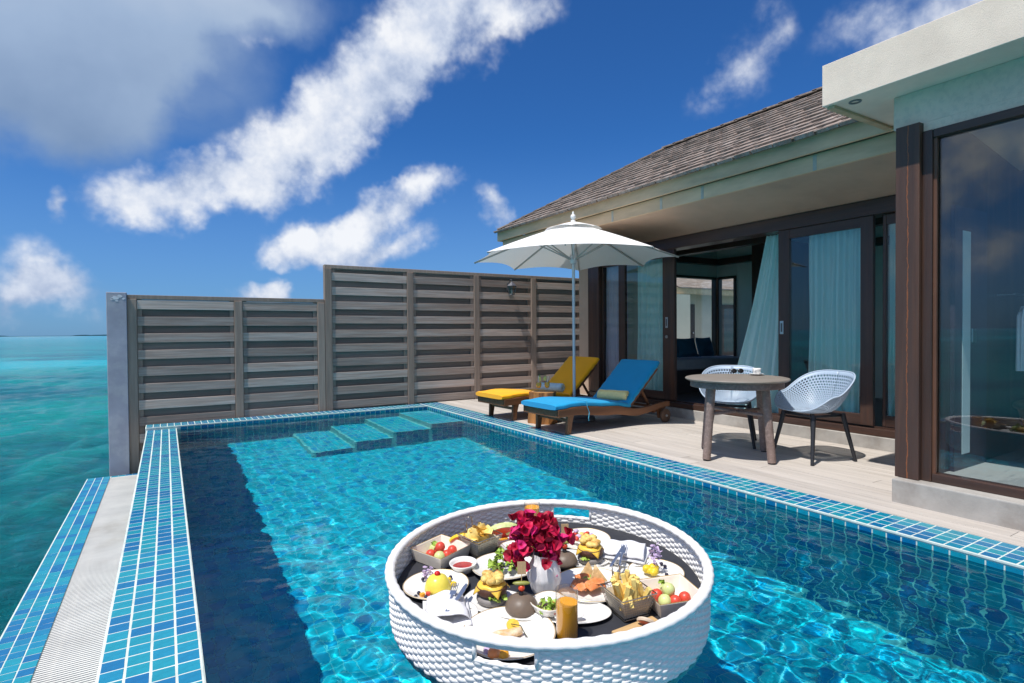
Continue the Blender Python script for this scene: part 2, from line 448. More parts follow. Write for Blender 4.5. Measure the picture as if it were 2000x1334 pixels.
# ------------------------------------------------------------------ pool shell
def coping(name, x0, x1, y0, y1, zt, ymin, most=300, skipx=None):
    o = struct(MB().box(x0, x1, y0, y1, zt-.30, zt-.0012).build(name, M_GROUT, bevel=.004))
    nx = int(round((x1-x0)/P)); ny = int(round((y1-y0)/P))
    px_, py_ = (x1-x0-.012)/nx, (y1-y0)/ny
    cells = [(x0+.006+(i+.5)*px_, y0+(j+.5)*py_, zt-.003) for i in range(nx) for j in range(ny) if y0+(j+.5)*py_ > ymin]
    tiles(cells, o, T_UP, 'z', most)
    return o
coping('pool_coping_right', PX1, PX1+.33, PY0, PY1+.33, 0, -1.2)
cl_ = coping('pool_coping_left', PX0-.33, PX0, PY0, PY1-.002, ZL, -1.2)
coping('pool_coping_back', PX0-.342, PX1-.002, PY1, PY1+.33, -.0008, 0)
# raised bead of grout along the inner edge
struct(MB().box(PX1-.006, PX1+.006, PY0, PY1, -.012, .003).build('pool_edge_grout', M_GROUT, bevel=.003))
struct(MB().box(PX0-.33, PX1-.008, PY1-.006, PY1+.006, -.012, .002).build('pool_edge_grout_back', M_GROUT, bevel=.003))
# walls, floor
wr = struct(MB().box(PX1+.002, PX1+.2, PY0, PY1, ZF-.1, -.302).box(PX1-.001, PX1+.03, PY0, PY1, ZF-.1, -.0125).build('pool_wall_right', M_GROUT))
rows = range(0, int((-ZF)/P))
ys = [PY1-.004-(j+.5)*P for j in range(int((PY1-PY0)/P))]
first = [(PX1+.0005, y, -.014-.5*P) for y in ys if y > .9]
tiles(first, wr, T_MX, '-x')
field('tile_field', [(PX1+.0005, y, -.014-(k+.5)*P) for k in rows if k > 0 for y in ys], wr, '-x')
wb = struct(MB().box(PX0-.1, PX1-.001, PY1+.003, PY1+.2, ZF-.1, -.302).box(PX0-.1, PX1-.002, PY1-.001, PY1+.03, ZF-.1, -.0125).build('pool_wall_back', M_GROUT))
xs = [PX1-.004-(i+.5)*P for i in range(int((PX1-PX0)/P))]
tiles([(x, PY1+.0005, -.014-.5*P) for x in xs], wb, T_MY, '-y')
field('tile_field', [(x, PY1+.0005, -.014-(k+.5)*P) for k in rows if k > 0 for x in xs], wb, '-y')
wlft = struct(MB().box(PX0-.2, PX0-.001, PY0, PY1-.003, ZF-.1, ZL-.303).box(PX0-.03, PX0+.001, PY0, PY1-.004, ZF-.1, ZL-.004).build('pool_wall_left', M_GROUT))
field('tile_field', [(PX0-.0005, y, -.044-(k+.5)*P) for k in rows for y in ys], wlft, '+x')
wnr = struct(MB().box(PX0-.1, PX1+.3, PY0-.3, PY0, ZF-.1, -.02).build('pool_wall_near', M_GROUT))
field('tile_field', [(x, PY0-.0005, -.014-(k+.5)*P) for k in rows for x in xs], wnr, '+y')
fl = struct(MB().box(PX0-.1, PX1+.1, PY0-.1, PY1+.1, ZF-.15, ZF).build('pool_floor', M_GROUT_B))
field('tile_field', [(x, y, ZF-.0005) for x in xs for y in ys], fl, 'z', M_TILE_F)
# entry steps along the far wall, going down to the left
sx1 = PX1-.002
for k, (w, z) in enumerate(((.49,-.24),(.54,-.56),(.52,-.88),(.52,-1.16))):
    sx0 = sx1-w
    st = struct(MB().box(sx0, sx1, PY1-1.28, PY1-.003, ZF-.01, z-.005).build('pool_step', M_GROUT))
    nx = int(w/P); nyy = int(1.27/P); ox = (w-nx*P)/2
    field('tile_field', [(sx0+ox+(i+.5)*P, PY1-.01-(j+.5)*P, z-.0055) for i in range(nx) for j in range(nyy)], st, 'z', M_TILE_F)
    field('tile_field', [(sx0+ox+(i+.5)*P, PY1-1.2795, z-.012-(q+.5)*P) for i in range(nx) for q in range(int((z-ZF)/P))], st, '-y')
    sx1 = sx0-.001
# ------------------------------------------------------------------ pool water: a real rippled surface
WN, WL0, WC = 110, .046, .185
def water_mesh():
    nx, ny = 320, 880
    X = np.linspace(PX0-.004, PX1+.004, nx); Y = np.linspace(PY0, PY1+.004, ny)
    gx, gy = np.meshgrid(X, Y); z = np.zeros_like(gx)
    rs = np.random.RandomState(5)
    for i in range(WN):
        lam = WL0*((.24/WL0)**(rs.rand()**1.3)); a = 2*math.pi*rs.rand() if lam < .2 else rs.normal(.6, .8)
        k = 2*math.pi/lam
        amp = min(WC/k/k, .0007)
        z += amp*np.sin(k*(math.cos(a)*gx+math.sin(a)*gy) + rs.rand()*6.28)
    # calmer towards the far end
    z *= .45 + .55*np.clip((6.0-gy)/3.5, 0, 1) + .75*np.clip((3.4-gy)/2.0, 0, 1)*np.clip((gx-1.2)/1.2, 0, 1)
    v = np.stack([gx, gy, ZW+z], -1).reshape(-1,3)
    idx = np.arange(nx*ny).reshape(ny, nx)
    f = np.stack([idx[:-1,:-1], idx[:-1,1:], idx[1:,1:], idx[1:,:-1]], -1).reshape(-1,4)
    me = bpy.data.meshes.new('pool_water'); me.from_pydata(v.tolist(), [], f.tolist())
    me.polygons.foreach_set('use_smooth', [True]*len(me.polygons))
    return me
m = bpy.data.materials.new('pool_water'); m.use_nodes = True
t = NT(m.node_tree); t.n.clear()
o_ = t.new('ShaderNodeOutputMaterial'); rf = t.new('ShaderNodeBsdfRefraction'); rf.inputs['IOR'].default_value = 1.33; rf.inputs['Roughness'].default_value = 0
rf.inputs['Color'].default_value = (.42,.935,1,1)
gl = t.new('ShaderNodeBsdfGlossy'); gl.inputs['Roughness'].default_value = 0; fr = t.new('ShaderNodeFresnel'); fr.inputs[0].default_value = 1.33
tcw = t.new('ShaderNodeTexCoord'); bw_ = t.new('ShaderNodeBump'); bw_.inputs['Strength'].default_value = 1.0; bw_.inputs['Distance'].default_value = .00045
t.l.new(t.noise(t.vmath('MULTIPLY', tcw.outputs['Object'], (1,.8,1)), 26.0, 2, .5, .2), bw_.inputs['Height'])
for q in (rf, gl, fr): t.l.new(bw_.outputs[0], q.inputs['Normal'])
mx = t.new('ShaderNodeMixShader'); t.l.new(t.math('MULTIPLY', fr.outputs[0], .7), mx.inputs[0]); t.l.new(rf.outputs[0], mx.inputs[1]); t.l.new(gl.outputs[0], mx.inputs[2])
t.l.new(mx.outputs[0], o_.inputs[0])
wm = water_mesh(); wm.materials.append(m)
pool_water = struct(add('pool_water', wm)); pool_water.cycles.is_caustics_caster = True
for o in bpy.data.objects:
    if o.type == 'MESH' and (o.name.startswith(('pool_wall','pool_floor','pool_step')) or (o.parent and o.parent.name.startswith(('pool_wall','pool_floor','pool_step')))):
        o.cycles.is_caustics_receiver = True

# ------------------------------------------------------------------ overflow channel beside the infinity edge
ZD = -.60
ch = struct(MB().box(-.62, -.232, 2.2, 8.60, ZD-.2, ZD-.08).build('overflow_channel', pm('channel_dark', (.10,.095,.085), .9, .2, 6)))
ow = struct(MB().box(-.2295, -.02, PY0, 8.45, ZD-.2, -.3315).build('pool_outer_wall', M_GROUT))
field('tile_field', [(-.2275, PY1-.02-(j+.5)*P, ZL-.012-(k_+.5)*P) for j in range(120) for k_ in range(7)], ow, '-x')
gr = MB(); y = 2.6
while y < 8.595:
    gr.box(-.618, -.238, y, y+.0125, ZD-.03, ZD); y += .0235
gr.box(-.55, -.54, 2.6, 8.6, ZD-.03, ZD-.012); gr.box(-.33, -.32, 2.6, 8.6, ZD-.03, ZD-.012)
g_ = gr.build('drain_grate', M_GRATE, ch); g_['kind'] = 'stuff'
oc = struct(MB().box(-.862, -.622, 2.0, 8.70, ZD-.5, ZD+.002).box(-.621, -.24, 8.602, 8.70, ZD-.5, ZD+.002).build('overflow_kerb', M_GROUT, bevel=.003))
cells = [(-.855+(i+.5)*P, 8.695-(j+.5)*P, ZD+.0015) for i in range(3) for j in range(72)] + [(-.615+(i+.5)*.0745, 8.651, ZD+.0015) for i in range(5)]
tiles(cells, oc, T_UP, 'z')

# ------------------------------------------------------------------ deck of pale boards along the pool
M_DECK = pm('deck_board', (.50,.455,.41), .65, .16, 3.2, (6,.35,6), bump=.35, bscale=14, bstretch=(9,.5,9), objvar=.10, color2=(.43,.385,.34), c2scale=2.0, c2lo=.5, c2hi=.72)
dk = struct(MB().box(PX1+.335, 6.6, PY0, 9.6, -.25, -.045).build('deck', M_CONC))
bw = .138; x = PX1+.334
BM = {}
while x < 5.93:
    y = -1.2 + random.uniform(-1.5, 0)
    while y < 8.86:
        L = random.choice((2.4, 3.0, 3.6)); y1 = min(y+L, 8.87); a = max(y, -1.0)
        if y1 - a > .1:
            w = min(bw, 5.929-x)-.0025
            key = (round(y1-a,2), round(w,3))
            if key not in BM:
                bm_ = MB().box(0, w, 0, key[0]-.003, -.028, 0); BM[key] = bm_.mesh('deck_board', M_DECK)
            b = add('deck_board', BM[key], dk, loc=(x, a, random.uniform(-.0012, 0)))
        y += L
    x += bw
MB().box(5.935, 7.3, 7.62, 8.87, -.03, -.001).build('deck_board', M_DECK, dk)

# ------------------------------------------------------------------ sea
def sea():
    zs = -2.0
    a_f = np.radians(np.arange(-40, 14.01, .22)); a_c = np.radians(np.arange(16, 319, 4.0))
    A = np.concatenate([a_f, a_c]); r = [2.5]
    while r[-1] < 260: r.append(r[-1]*1.0105)
    while r[-1] < 30000: r.append(r[-1]*1.12)
    r = np.array(r)
    R_, A_ = np.meshgrid(r, A, indexing='ij')
    x, y = R_*np.sin(A_), R_*np.cos(A_); z = np.zeros_like(x)
    rs = np.random.RandomState(11)
    sp = np.maximum(R_*.0105, R_*np.radians(.22))
    sp[:, len(a_f):] = 99
    for i in range(90):
        lam = .3*(14**(rs.rand())); a = rs.normal(2.5, .6); k = 2*math.pi/lam
        amp = .0095*(lam/1.6)**.6*np.clip(lam/(3.0*sp)-.6, 0, 1)
        ph = k*(math.cos(a)*x+math.sin(a)*y)+rs.rand()*6.28
        z += amp*(np.sin(ph)+.25*np.sin(2*ph+1.2))
    v = np.stack([x, y, zs+z], -1).reshape(-1,3); nr, na = x.shape
    idx = np.arange(nr*na).reshape(nr, na); nxt = np.roll(idx, -1, 1)
    f = np.stack([idx[:-1], nxt[:-1], nxt[1:], idx[1:]], -1).reshape(-1,4)
    me = bpy.data.meshes.new('sea'); me.from_pydata(v.tolist(), [], f.tolist()); me.polygons.foreach_set('use_smooth', [True]*len(f))
    m = bpy.data.materials.new('sea'); m.use_nodes = True
    t = NT(m.node_tree); b = m.node_tree.nodes['Principled BSDF']
    tc = t.new('ShaderNodeTexCoord'); co = tc.outputs['Object']
    sx = t.new('ShaderNodeSeparateXYZ'); t.l.new(co, sx.inputs[0])
    dist = t.vmath('LENGTH', co, out=1)
    # sea bed seen through the water: pale sand, darker reef patches, a sand bar further out
    n1 = t.noise(t.vmath('MULTIPLY', co, (.05,.09,1)), 1.0, 5, .6, .6); n2 = t.noise(t.vmath('MULTIPLY', co, (.25,.4,1)), 1.0, 5, .6, .4)
    reef = t.smooth(t.math('ADD', n1, t.math('MULTIPLY', n2, .35)), .58, .82)
    c = t.mix(reef, (.007,.29,.29,1), (.006,.15,.19,1))
    wob = t.math('MULTIPLY_ADD', t.math('SUBTRACT', n1, .5), 40.0, sx.outputs[1])
    bar = t.math('MULTIPLY', t.smooth(wob, 60, 74), t.smooth(wob, 84, 110, 1, 0))
    c = t.mix(bar, c, (.012,.42,.48,1))
    farc = t.smooth(dist, 90, 900); c = t.mix(t.math('MULTIPLY', farc, .75), c, (.006,.33,.40,1))
    # foam flecks on the crests
    fo = t.math('MULTIPLY', t.smooth(t.noise(t.vmath('MULTIPLY', co, (.35,.9,1)), 1.6, 8, .72, .5), .715, .76), t.smooth(dist, 10, 40, .55, .9))
    c = t.mix(fo, c, (.75,.82,.82,1))
    t.l.new(c, b.inputs['Base Color']); b.inputs['Roughness'].default_value = .12; b.inputs['IOR'].default_value = 1.33
    b.inputs['Specular IOR Level'].default_value = .22
    bn = t.new('ShaderNodeBump'); bn.inputs['Strength'].default_value = 1.0; bn.inputs['Distance'].default_value = .17
    h = t.math('ADD', t.noise(t.vmath('MULTIPLY', co, (.8,1.9,1)), 3.4, 8, .7, .4), t.math('MULTIPLY', t.noise(t.vmath('MULTIPLY', co, (.25,.5,1)), .5, 5, .6), 2.2))
    t.l.new(h, bn.inputs['Height']); t.l.new(bn.outputs[0], b.inputs['Normal'])
    me.materials.append(m)
    return struct(add('sea', me))
sea()
isl = MB()
rs = random.Random(3); pts = []
for i in range(120):
    az = RAD(-14 + i*.16); d = 7000; hgt = 1.2 + 9*max(0, math.sin(i*.13)+.35*math.sin(i*.41)+rs.uniform(-.15,.25))
    pts.append((d*math.sin(az), d*math.cos(az), hgt))
for i in range(119):
    (xa,ya,ha),(xb,yb,hb) = pts[i], pts[i+1]; s_ = 1.03
    isl.raw([(xa,ya,-3),(xb,yb,-3),(xb,yb,hb),(xa,ya,ha),(xa*s_,ya*s_,-3),(xb*s_,yb*s_,-3),(xb*s_,yb*s_,hb),(xa*s_,ya*s_,ha)], [(0,1,2,3),(3,2,6,7),(5,4,7,6)])
struct(isl.build('far_island', pm('far_trees', (.06,.11,.14), .9, .2, .02)))
# ================================================================== fence of weathered boards
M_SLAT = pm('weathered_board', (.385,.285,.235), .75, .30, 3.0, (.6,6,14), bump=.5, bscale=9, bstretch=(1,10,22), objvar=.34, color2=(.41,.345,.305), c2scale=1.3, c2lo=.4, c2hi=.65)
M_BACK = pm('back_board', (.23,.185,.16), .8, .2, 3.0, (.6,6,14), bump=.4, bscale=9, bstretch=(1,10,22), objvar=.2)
M_POST = pm('weathered_post', (.31,.235,.19), .75, .22, 3.0, (10,10,.6), bump=.5, bscale=9, bstretch=(16,16,1), objvar=.15, color2=(.33,.17,.08), c2scale=.9, c2lo=.66, c2hi=.8)
FY = 8.90
def fence(name, label, posts, z_top, first, z_bot, y=FY):
    f = thing(name, label, 'fence', (posts[0], y, z_bot))
    MB().box(posts[0]-.05, posts[-1]+.05, y-.004, y+.10, z_top-.055, z_top).build('top_rail', M_POST, f, bevel=.004, world=True)
    for px_ in posts:
        MB().box(px_-.052, px_+.052, y-.018, y+.085, z_bot, z_top-.056).build('post', M_POST, f, bevel=.004, world=True)
    for a, b in zip(posts[:-1], posts[1:]):
        a2, b2 = a+.0525, b-.0525
        for q in (a2+.001, b2-.056):
            MB().box(q, q+.055, y+.024, y+.052, z_bot, z_top-.058).build('batten', M_POST, f, world=True)
        z = first; k = 0
        while z > z_bot+.13:
            d = random.uniform(-.004,.004); tl = random.gauss(0,.0018)
            m = MB().box(a2+.003, b2-.003, y, y+.022, z-.122, z)
            m.v = [(vx, vy+d, vz+(vx-a)*tl) for vx,vy,vz in m.v]
            m.build('slat', M_SLAT, f, bevel=.003, world=True)
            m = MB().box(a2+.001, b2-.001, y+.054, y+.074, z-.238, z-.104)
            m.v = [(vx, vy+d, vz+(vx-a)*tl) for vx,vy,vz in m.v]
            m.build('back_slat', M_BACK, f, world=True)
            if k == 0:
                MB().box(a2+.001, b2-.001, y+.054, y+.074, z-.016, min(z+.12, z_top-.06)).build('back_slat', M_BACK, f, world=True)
            z -= .2215; k += 1
    return f
low = fence('slat_fence', 'low weathered grey slat fence panels beside the grey end post at the sea', [-.375,.885,2.03], 1.71, 1.645, -.75)
MB().box(-.645,-.4285, FY-.05, FY+.12, -2.3, 1.735).build('end_post', pm('grey_paint', (.36,.35,.41), .6, .16, 3, color2=(.43,.42,.46), c2scale=5, bump=.25, bscale=70), low, bevel=.006, world=True)['label'] = 'painted grey end post with chipped white patch'
chip = MB()
for (cx, cz, r_) in ((-.55,1.66,.045),(-.50,1.685,.03),(-.46,1.655,.022),(-.535,1.625,.02),(-.585,1.645,.018)):
    pts = [(cx+r_*random.uniform(.6,1.1)*math.cos(i*.63), FY-.0515, cz+r_*.7*random.uniform(.6,1.1)*math.sin(i*.63)) for i in range(10)]
    chip.extr(pts, (0,-.0012,0))
chip.build('chipped_paint', pm('chip_white', (.72,.71,.74), .7, .1), low, world=True)
fence('slat_fence', 'tall weathered slat fence behind the parasol with a wall lantern on it', [2.14,3.475,4.725,5.94,7.12], 2.245, 2.125, -.03)
# lantern on the fence
lt = thing('wall_lantern', 'small grey metal wall lantern fixed to the tall fence', 'lantern', (5.385, FY-.004, 1.86))
M_LM = pm('lantern_metal', (.17,.17,.18), .45, .15, 20, metal=.6)
lm = MB().lathe([(.095,.155),(.10,.163),(.03,.22),(.012,.235),(.012,.255)], 6, (0,-.13,0)); lm.build('lantern_roof', M_LM, lt)
lm = MB().lathe([(.052,0),(.055,.008),(.05,.014)], 6, (0,-.13,0))
for k in range(6):
    a = k*math.pi/3; lm.bar((.05*math.cos(a),-.13+.05*math.sin(a),.01),(.088*math.cos(a),-.13+.088*math.sin(a),.158),.009,.009)
lm.build('lantern_frame', M_LM, lt)
MB().lathe([(.046,.012),(.082,.155)], 6, (0,-.13,0), cap=False).build('lantern_glass', glass_mat('lantern_glass', (.8,.8,.74), .1), lt)
MB().lathe([(.012,.014),(.02,.05),(.018,.08),(.006,.1)], 10, (0,-.13,0)).build('bulb', pm('bulb_white', (.75,.73,.66), .3, .02), lt, smooth=True)
MB().tube([(0,-.13,.25),(0,-.13,.27),(0,-.09,.285),(0,-.03,.24),(0,0,.17)], .009, 8).box(-.03,.03,-.012,.004,.09,.22).build('bracket', M_LM, lt)

# ================================================================== villa
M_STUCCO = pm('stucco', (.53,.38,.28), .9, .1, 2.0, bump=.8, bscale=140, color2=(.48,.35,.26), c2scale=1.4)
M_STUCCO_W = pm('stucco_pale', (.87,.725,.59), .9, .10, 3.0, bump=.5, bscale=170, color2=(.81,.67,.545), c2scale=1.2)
M_DARKW = pm('dark_timber', (.055,.030,.022), .42, .25, 2.5, (8,8,.5), bump=.25, bscale=10, bstretch=(14,14,.7), objvar=.15, coat=.15, color2=(.095,.042,.024), c2scale=1.2, c2lo=.45, c2hi=.75)
M_DARKH = pm('dark_timber_rail', (.058,.032,.024), .42, .25, 2.5, (8,.5,8), bump=.25, bscale=10, bstretch=(14,.7,14), coat=.15, color2=(.095,.042,.024), c2scale=1.2, c2lo=.45, c2hi=.75)
M_FASCIA = pm('aged_fascia', (.62,.45,.28), .7, .22, 2.0, (3,.7,3), bump=.25, bscale=20, color2=(.46,.37,.24), c2scale=1.5, c2lo=.5, c2hi=.75)
M_SHING = pm('roof_shingle', (.26,.20,.165), .85, .25, 5, (1,6,1), bump=.8, bscale=16, bstretch=(1,14,1), objvar=.13, color2=(.33,.28,.25), c2scale=3)
M_GLASS = glass_mat('window_glass', (.95,.98,.97), .06)
M_STEEL = pm('brushed_steel', (.55,.55,.55), .3, .06, 20, metal=1)
FX = 6.0
def Yx(px_, X=FX): return on_x(px_, 600, X).y
villa = thing('villa', 'beige villa with brown shingle roof and dark sliding glass doors onto the deck', 'building', (FX, 5.0, 0))
B = lambda name, mat, *a, par=villa, **k: MB().box(*a).build(name, mat, par, world=True, **k)
YL, YR = 7.33, 2.0
B('plinth', M_CONC, 5.93, 6.5, YR, 7.58, -.05, .125, bevel=.006)
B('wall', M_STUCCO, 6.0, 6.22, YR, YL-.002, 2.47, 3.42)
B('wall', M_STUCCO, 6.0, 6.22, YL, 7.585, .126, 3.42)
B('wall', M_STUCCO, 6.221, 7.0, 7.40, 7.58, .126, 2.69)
B('door_header', M_DARKH, 5.975, 6.2, YR, YL-.004, 2.315, 2.468, bevel=.006)
B('door_jamb', M_DARKW, 5.98, 6.2, 7.06, YL-.003, .20, 2.313, bevel=.006)
B('door_track', M_DARKH, 5.955, 6.2, YR, 7.32, .127, .196, bevel=.005)
B('door_track_lip', M_DARKH, 6.03, 6.045, YR, 7.05, .1965, .212)
def panel(y0, y1, x0, x1, st0, st1, handle=None, zt=2.312, zb=.215, bot=.11, top=.10, name='sliding_door'):
    """a door leaf between y0 < y1 with stiles st0 (at y0) and st1 (at y1)"""
    d = MB().box(x0, x1, y0, y0+st0, zb, zt).build(name, M_DARKW, villa, world=True, bevel=.004)
    MB().box(x0, x1, y1-st1, y1, zb, zt).build('stile', M_DARKW, d, world=True, bevel=.004)
    MB().box(x0+.004, x1-.004, y0+st0-.002, y1-st1+.002, zb, zb+bot).build('bottom_rail', M_DARKH, d, world=True, bevel=.004)
    MB().box(x0+.004, x1-.004, y0+st0-.002, y1-st1+.002, zt-top, zt).build('top_rail', M_DARKH, d, world=True, bevel=.004)
    xm = (x0+x1)/2
    MB().box(xm-.004, xm+.004, y0+st0-.006, y1-st1+.006, zb+bot-.006, zt-top+.006).build('pane', M_GLASS, d, world=True)
    if handle is not None:
        hy, hz = handle
        m = MB()
        m.box(x0-.006, x0-.001, hy-.022, hy+.022, hz-.075, hz+.075)
        m.build('handle', M_STEEL, d, world=True, bevel=.012, seg=3)
        MB().box(x0-.007, x0-.0055, hy-.010, hy+.010, hz-.05, hz+.05).build('handle_recess', pm('handle_dark', (.1,.1,.1), .5, .05), d, world=True)
        if hz > 1.22:
            MB().lathe([(.0,0),(.022,0),(.022,.006),(.0,.006)], 20).xf(Matrix.Translation((x0-.001, hy, hz-.20)) @ Matrix.Rotation(-math.pi/2, 4, 'Y')).build('lock', M_STEEL, d, world=True)
    return d
y_b, y_c, y_d = Yx(1215), Yx(1318), Yx(1521)
# fixed light with the lavender sheer, then sliding leaves
panel(Yx(1215)+.002, 7.058, 6.05, 6.10, .075, .03)
panel(Yx(1318), Yx(1209), 5.99, 6.04, Yx(1295)-Yx(1318), .14, handle=(Yx(1303), 1.30))
panel(Yx(1706), Yx(1521), 5.99, 6.04, Yx(1681)-Yx(1706), Yx(1521)-Yx(1542), handle=(Yx(1528), 1.21))
panel(2.02, Yx(1706)-.06, 6.05, 6.10, .1, .03)

# roof: hip with separate shingles, eave boards
XE, ZE, YC = 4.95, 2.925, 8.50; XR_, ZR_, YRG = 6.92, 4.10, 6.50
XB = XR_*2-XE; YN = .2
sl_ = math.hypot(XR_-XE, ZR_-ZE)
roof = MB().raw([(XE,YN,ZE),(XE,YC,ZE),(XB,YC,ZE),(XB,YN,ZE),(XR_,YN,ZR_),(XR_,YRG,ZR_)],
    [(0,1,5,4),(1,2,5),(2,3,4,5),(0,4,3),(0,3,2,1)]).build('roof', M_SHING, villa, world=True)
dirx, dirz = (XR_-XE)/sl_, (ZR_-ZE)/sl_; nrm = Vector((-dirz, 0, dirx))
expo = .165; sw = .21
SM = []
for q in range(6):
    m = MB(); w = sw*random.uniform(.86,1.06); L = expo*1.55; th = random.uniform(.028,.038); e = random.uniform(-.012,.012)
    # local: x up the slope, y along the eave, z normal
    m.raw([(e,-w/2+.003,0),(-e,w/2-.003,0),(L,w/2-.003,0),(L,-w/2+.003,0),(e,-w/2+.003,th),(-e,w/2-.003,th),(L,w/2-.003,.004),(L,-w/2+.003,.004)],
          [(3,2,1,0),(4,5,6,7),(0,1,5,4),(1,2,6,5),(2,3,7,6),(3,0,4,7)])
    SM.append(m.mesh('shingle', M_SHING))
places = []
nc = int(sl_/expo)+1
for c in range(nc):
    s0 = -.085 + c*expo
    ylim = YC - max(0, s0)*dirx*1.0*(YC-YRG)/(XR_-XE) - .06
    y = YN + (c % 2)*sw/2 + random.uniform(-.03,.03)
    while y < ylim:
        p = Vector((XE,0,ZE)) + Vector((dirx,0,dirz))*s0 + nrm*(.007 + random.uniform(0,.006)); p.y = y
        places.append(p); y += sw
places.sort(key=lambda p: (p-CAMP).length if p.y > 2.1 else 99+p.y)
rot_s = Matrix(((dirx,0,nrm.x),(0,1,0),(dirz,0,nrm.z))).to_euler()
vis = places[:300]
inv = ROOTM[villa.name].inverted()
for p in vis:
    add('shingle', random.choice(SM), roof, loc=inv @ p, rot=(rot_s.x+random.gauss(0,.006), rot_s.y+random.gauss(0,.006), rot_s.z+random.gauss(0,.008)))
rest = MB()
for p in places[300:]:
    me = random.choice(SM); M4 = Matrix.Translation(p) @ rot_s.to_matrix().to_4x4()
    rest.raw([M4 @ v.co for v in me.vertices], [tuple(f.vertices) for f in me.polygons])
if rest.v: rest.build('shingle_field', M_SHING, roof, world=True)['kind'] = 'stuff'
# hip caps along the far hip and ridge caps
hp = [Vector((XE,YC,ZE)), Vector((XR_,YRG,ZR_)), Vector((XR_,YN,ZR_))]
for a, b in ((hp[0],hp[1]),(hp[1],hp[2])):
    n = int((b-a).length/.22)
    for i in range(n):
        p0, p1 = a.lerp(b, i/n), a.lerp(b, (i+1.25)/n)
        MB().bar(p0+Vector((0,0,.032)), p1+Vector((0,0,.022)), .16, .02).build('ridge_cap', M_SHING, roof, world=True)
MB().box(XE-.012, XE+.02, YN, YC+.012, ZE-.165, ZE-.012).build('fascia_board', M_FASCIA, villa, world=True, bevel=.004)
MB().box(XE+.055, XE+.085, YN, YC-.06, ZE-.315, ZE-.16).build('fascia_board', M_FASCIA, villa, world=True, bevel=.004)
MB().box(XE+.02, XB, YC-.02, YC+.012, ZE-.165, ZE-.012).build('fascia_board', M_FASCIA, villa, world=True)
MB().box(XE+.085, XB, YC-.09, YC-.06, ZE-.315, ZE-.16).build('fascia_board', M_FASCIA, villa, world=True)
for y in (2.9, 4.15, 4.75, 5.6, 6.9):
    MB().box(XE+.052, XE+.0545, y, y+.035, ZE-.31, ZE-.172).build('joint_cover', pm('joint_pale', (.42,.42,.36), .7, .2, 12), villa, world=True)
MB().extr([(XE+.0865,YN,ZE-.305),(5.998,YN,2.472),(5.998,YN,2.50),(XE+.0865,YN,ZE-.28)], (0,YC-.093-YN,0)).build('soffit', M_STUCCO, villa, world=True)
MB().box(XE-.082, XE+.03, YN, YC+.03, ZE-.010, ZE+.004).build('drip_edge', M_SHING, villa, world=True)
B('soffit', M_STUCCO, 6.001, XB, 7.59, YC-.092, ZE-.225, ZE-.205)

# ------------------------------------------------------------------ room behind the doors
M_INW = pm('room_wall', (.66,.70,.64), .9, .05, 3)
M_CEIL = pm('room_ceiling', (.60,.62,.58), .9, .04, 3)
M_INF = pm('room_floor', (.075,.065,.075), .35, .2, 2, (1,8,1))
floor_r = struct(MB().box(6.23, 9.2, YR, 7.38, .10, .15).build('room_floor', M_INF))
BX = 9.05; WY = 7.20
B('inner_wall', M_INW, 6.24, 7.50, WY, WY+.15, .151, 2.75)
B('inner_wall', M_INW, 7.501, BX+.2, WY, WY+.15, .151, .70)
B('inner_wall', M_INW, 7.501, BX+.2, WY, WY+.15, 2.20, 2.75)
B('inner_wall', M_INW, BX, BX+.15, 6.76, WY-.001, .151, .66)
B('inner_wall', M_INW, BX, BX+.15, 6.76, WY-.001, 2.20, 2.75)
B('inner_wall', M_INW, BX, BX+.15, YR, 6.758, .151, 2.75)
B('inner_wall', M_DARKW, 7.9, BX-.001, 5.15, 5.62, .152, 2.55)
B('ceiling', M_CEIL, 6.23, BX+.2, YR, WY+.15, 2.76, 2.85)
B('cornice', M_DARKH, 6.24, BX-.002, WY-.14, WY-.002, 2.42, 2.53)
B('cornice', M_DARKH, BX-.14, BX-.003, YR, WY-.145, 2.42, 2.53)
B('cornice', M_DARKH, 7.3, 7.45, YR, WY-.15, 2.44, 2.60)
def wframe(name, xa, xb, ya, yb, z0, z1, t=.045):
    """dark frame round a window, along x when yb-ya is small"""
    if xb-xa > yb-ya:
        f = MB().box(xa, xa+t, ya, yb, z0, z1).box(xb-t, xb, ya, yb, z0, z1).box(xa+t, xb-t, ya, yb, z0, z0+t).box(xa+t, xb-t, ya, yb, z1-t, z1).build(name, M_DARKW, villa, world=True)
        MB().box(xa+t, xb-t, (ya+yb)/2-.004, (ya+yb)/2+.004, z0+t, z1-t).build('pane', M_GLASS, f, world=True)
    else:
        f = MB().box(xa, xb, ya, ya+t, z0, z1).box(xa, xb, yb-t, yb, z0, z1).box(xa, xb, ya+t, yb-t, z0, z0+t).box(xa, xb, ya+t, yb-t, z1-t, z1).build(name, M_DARKW, villa, world=True)
        MB().box((xa+xb)/2-.004, (xa+xb)/2+.004, ya+t, yb-t, z0+t, z1-t).build('pane', M_GLASS, f, world=True)
    return f
wframe('window', 7.502, BX-.03, WY-.03, WY+.06, .70, 2.20)
wframe('window', BX-.03, BX+.06, 6.76, WY-.031, .66, 2.20)
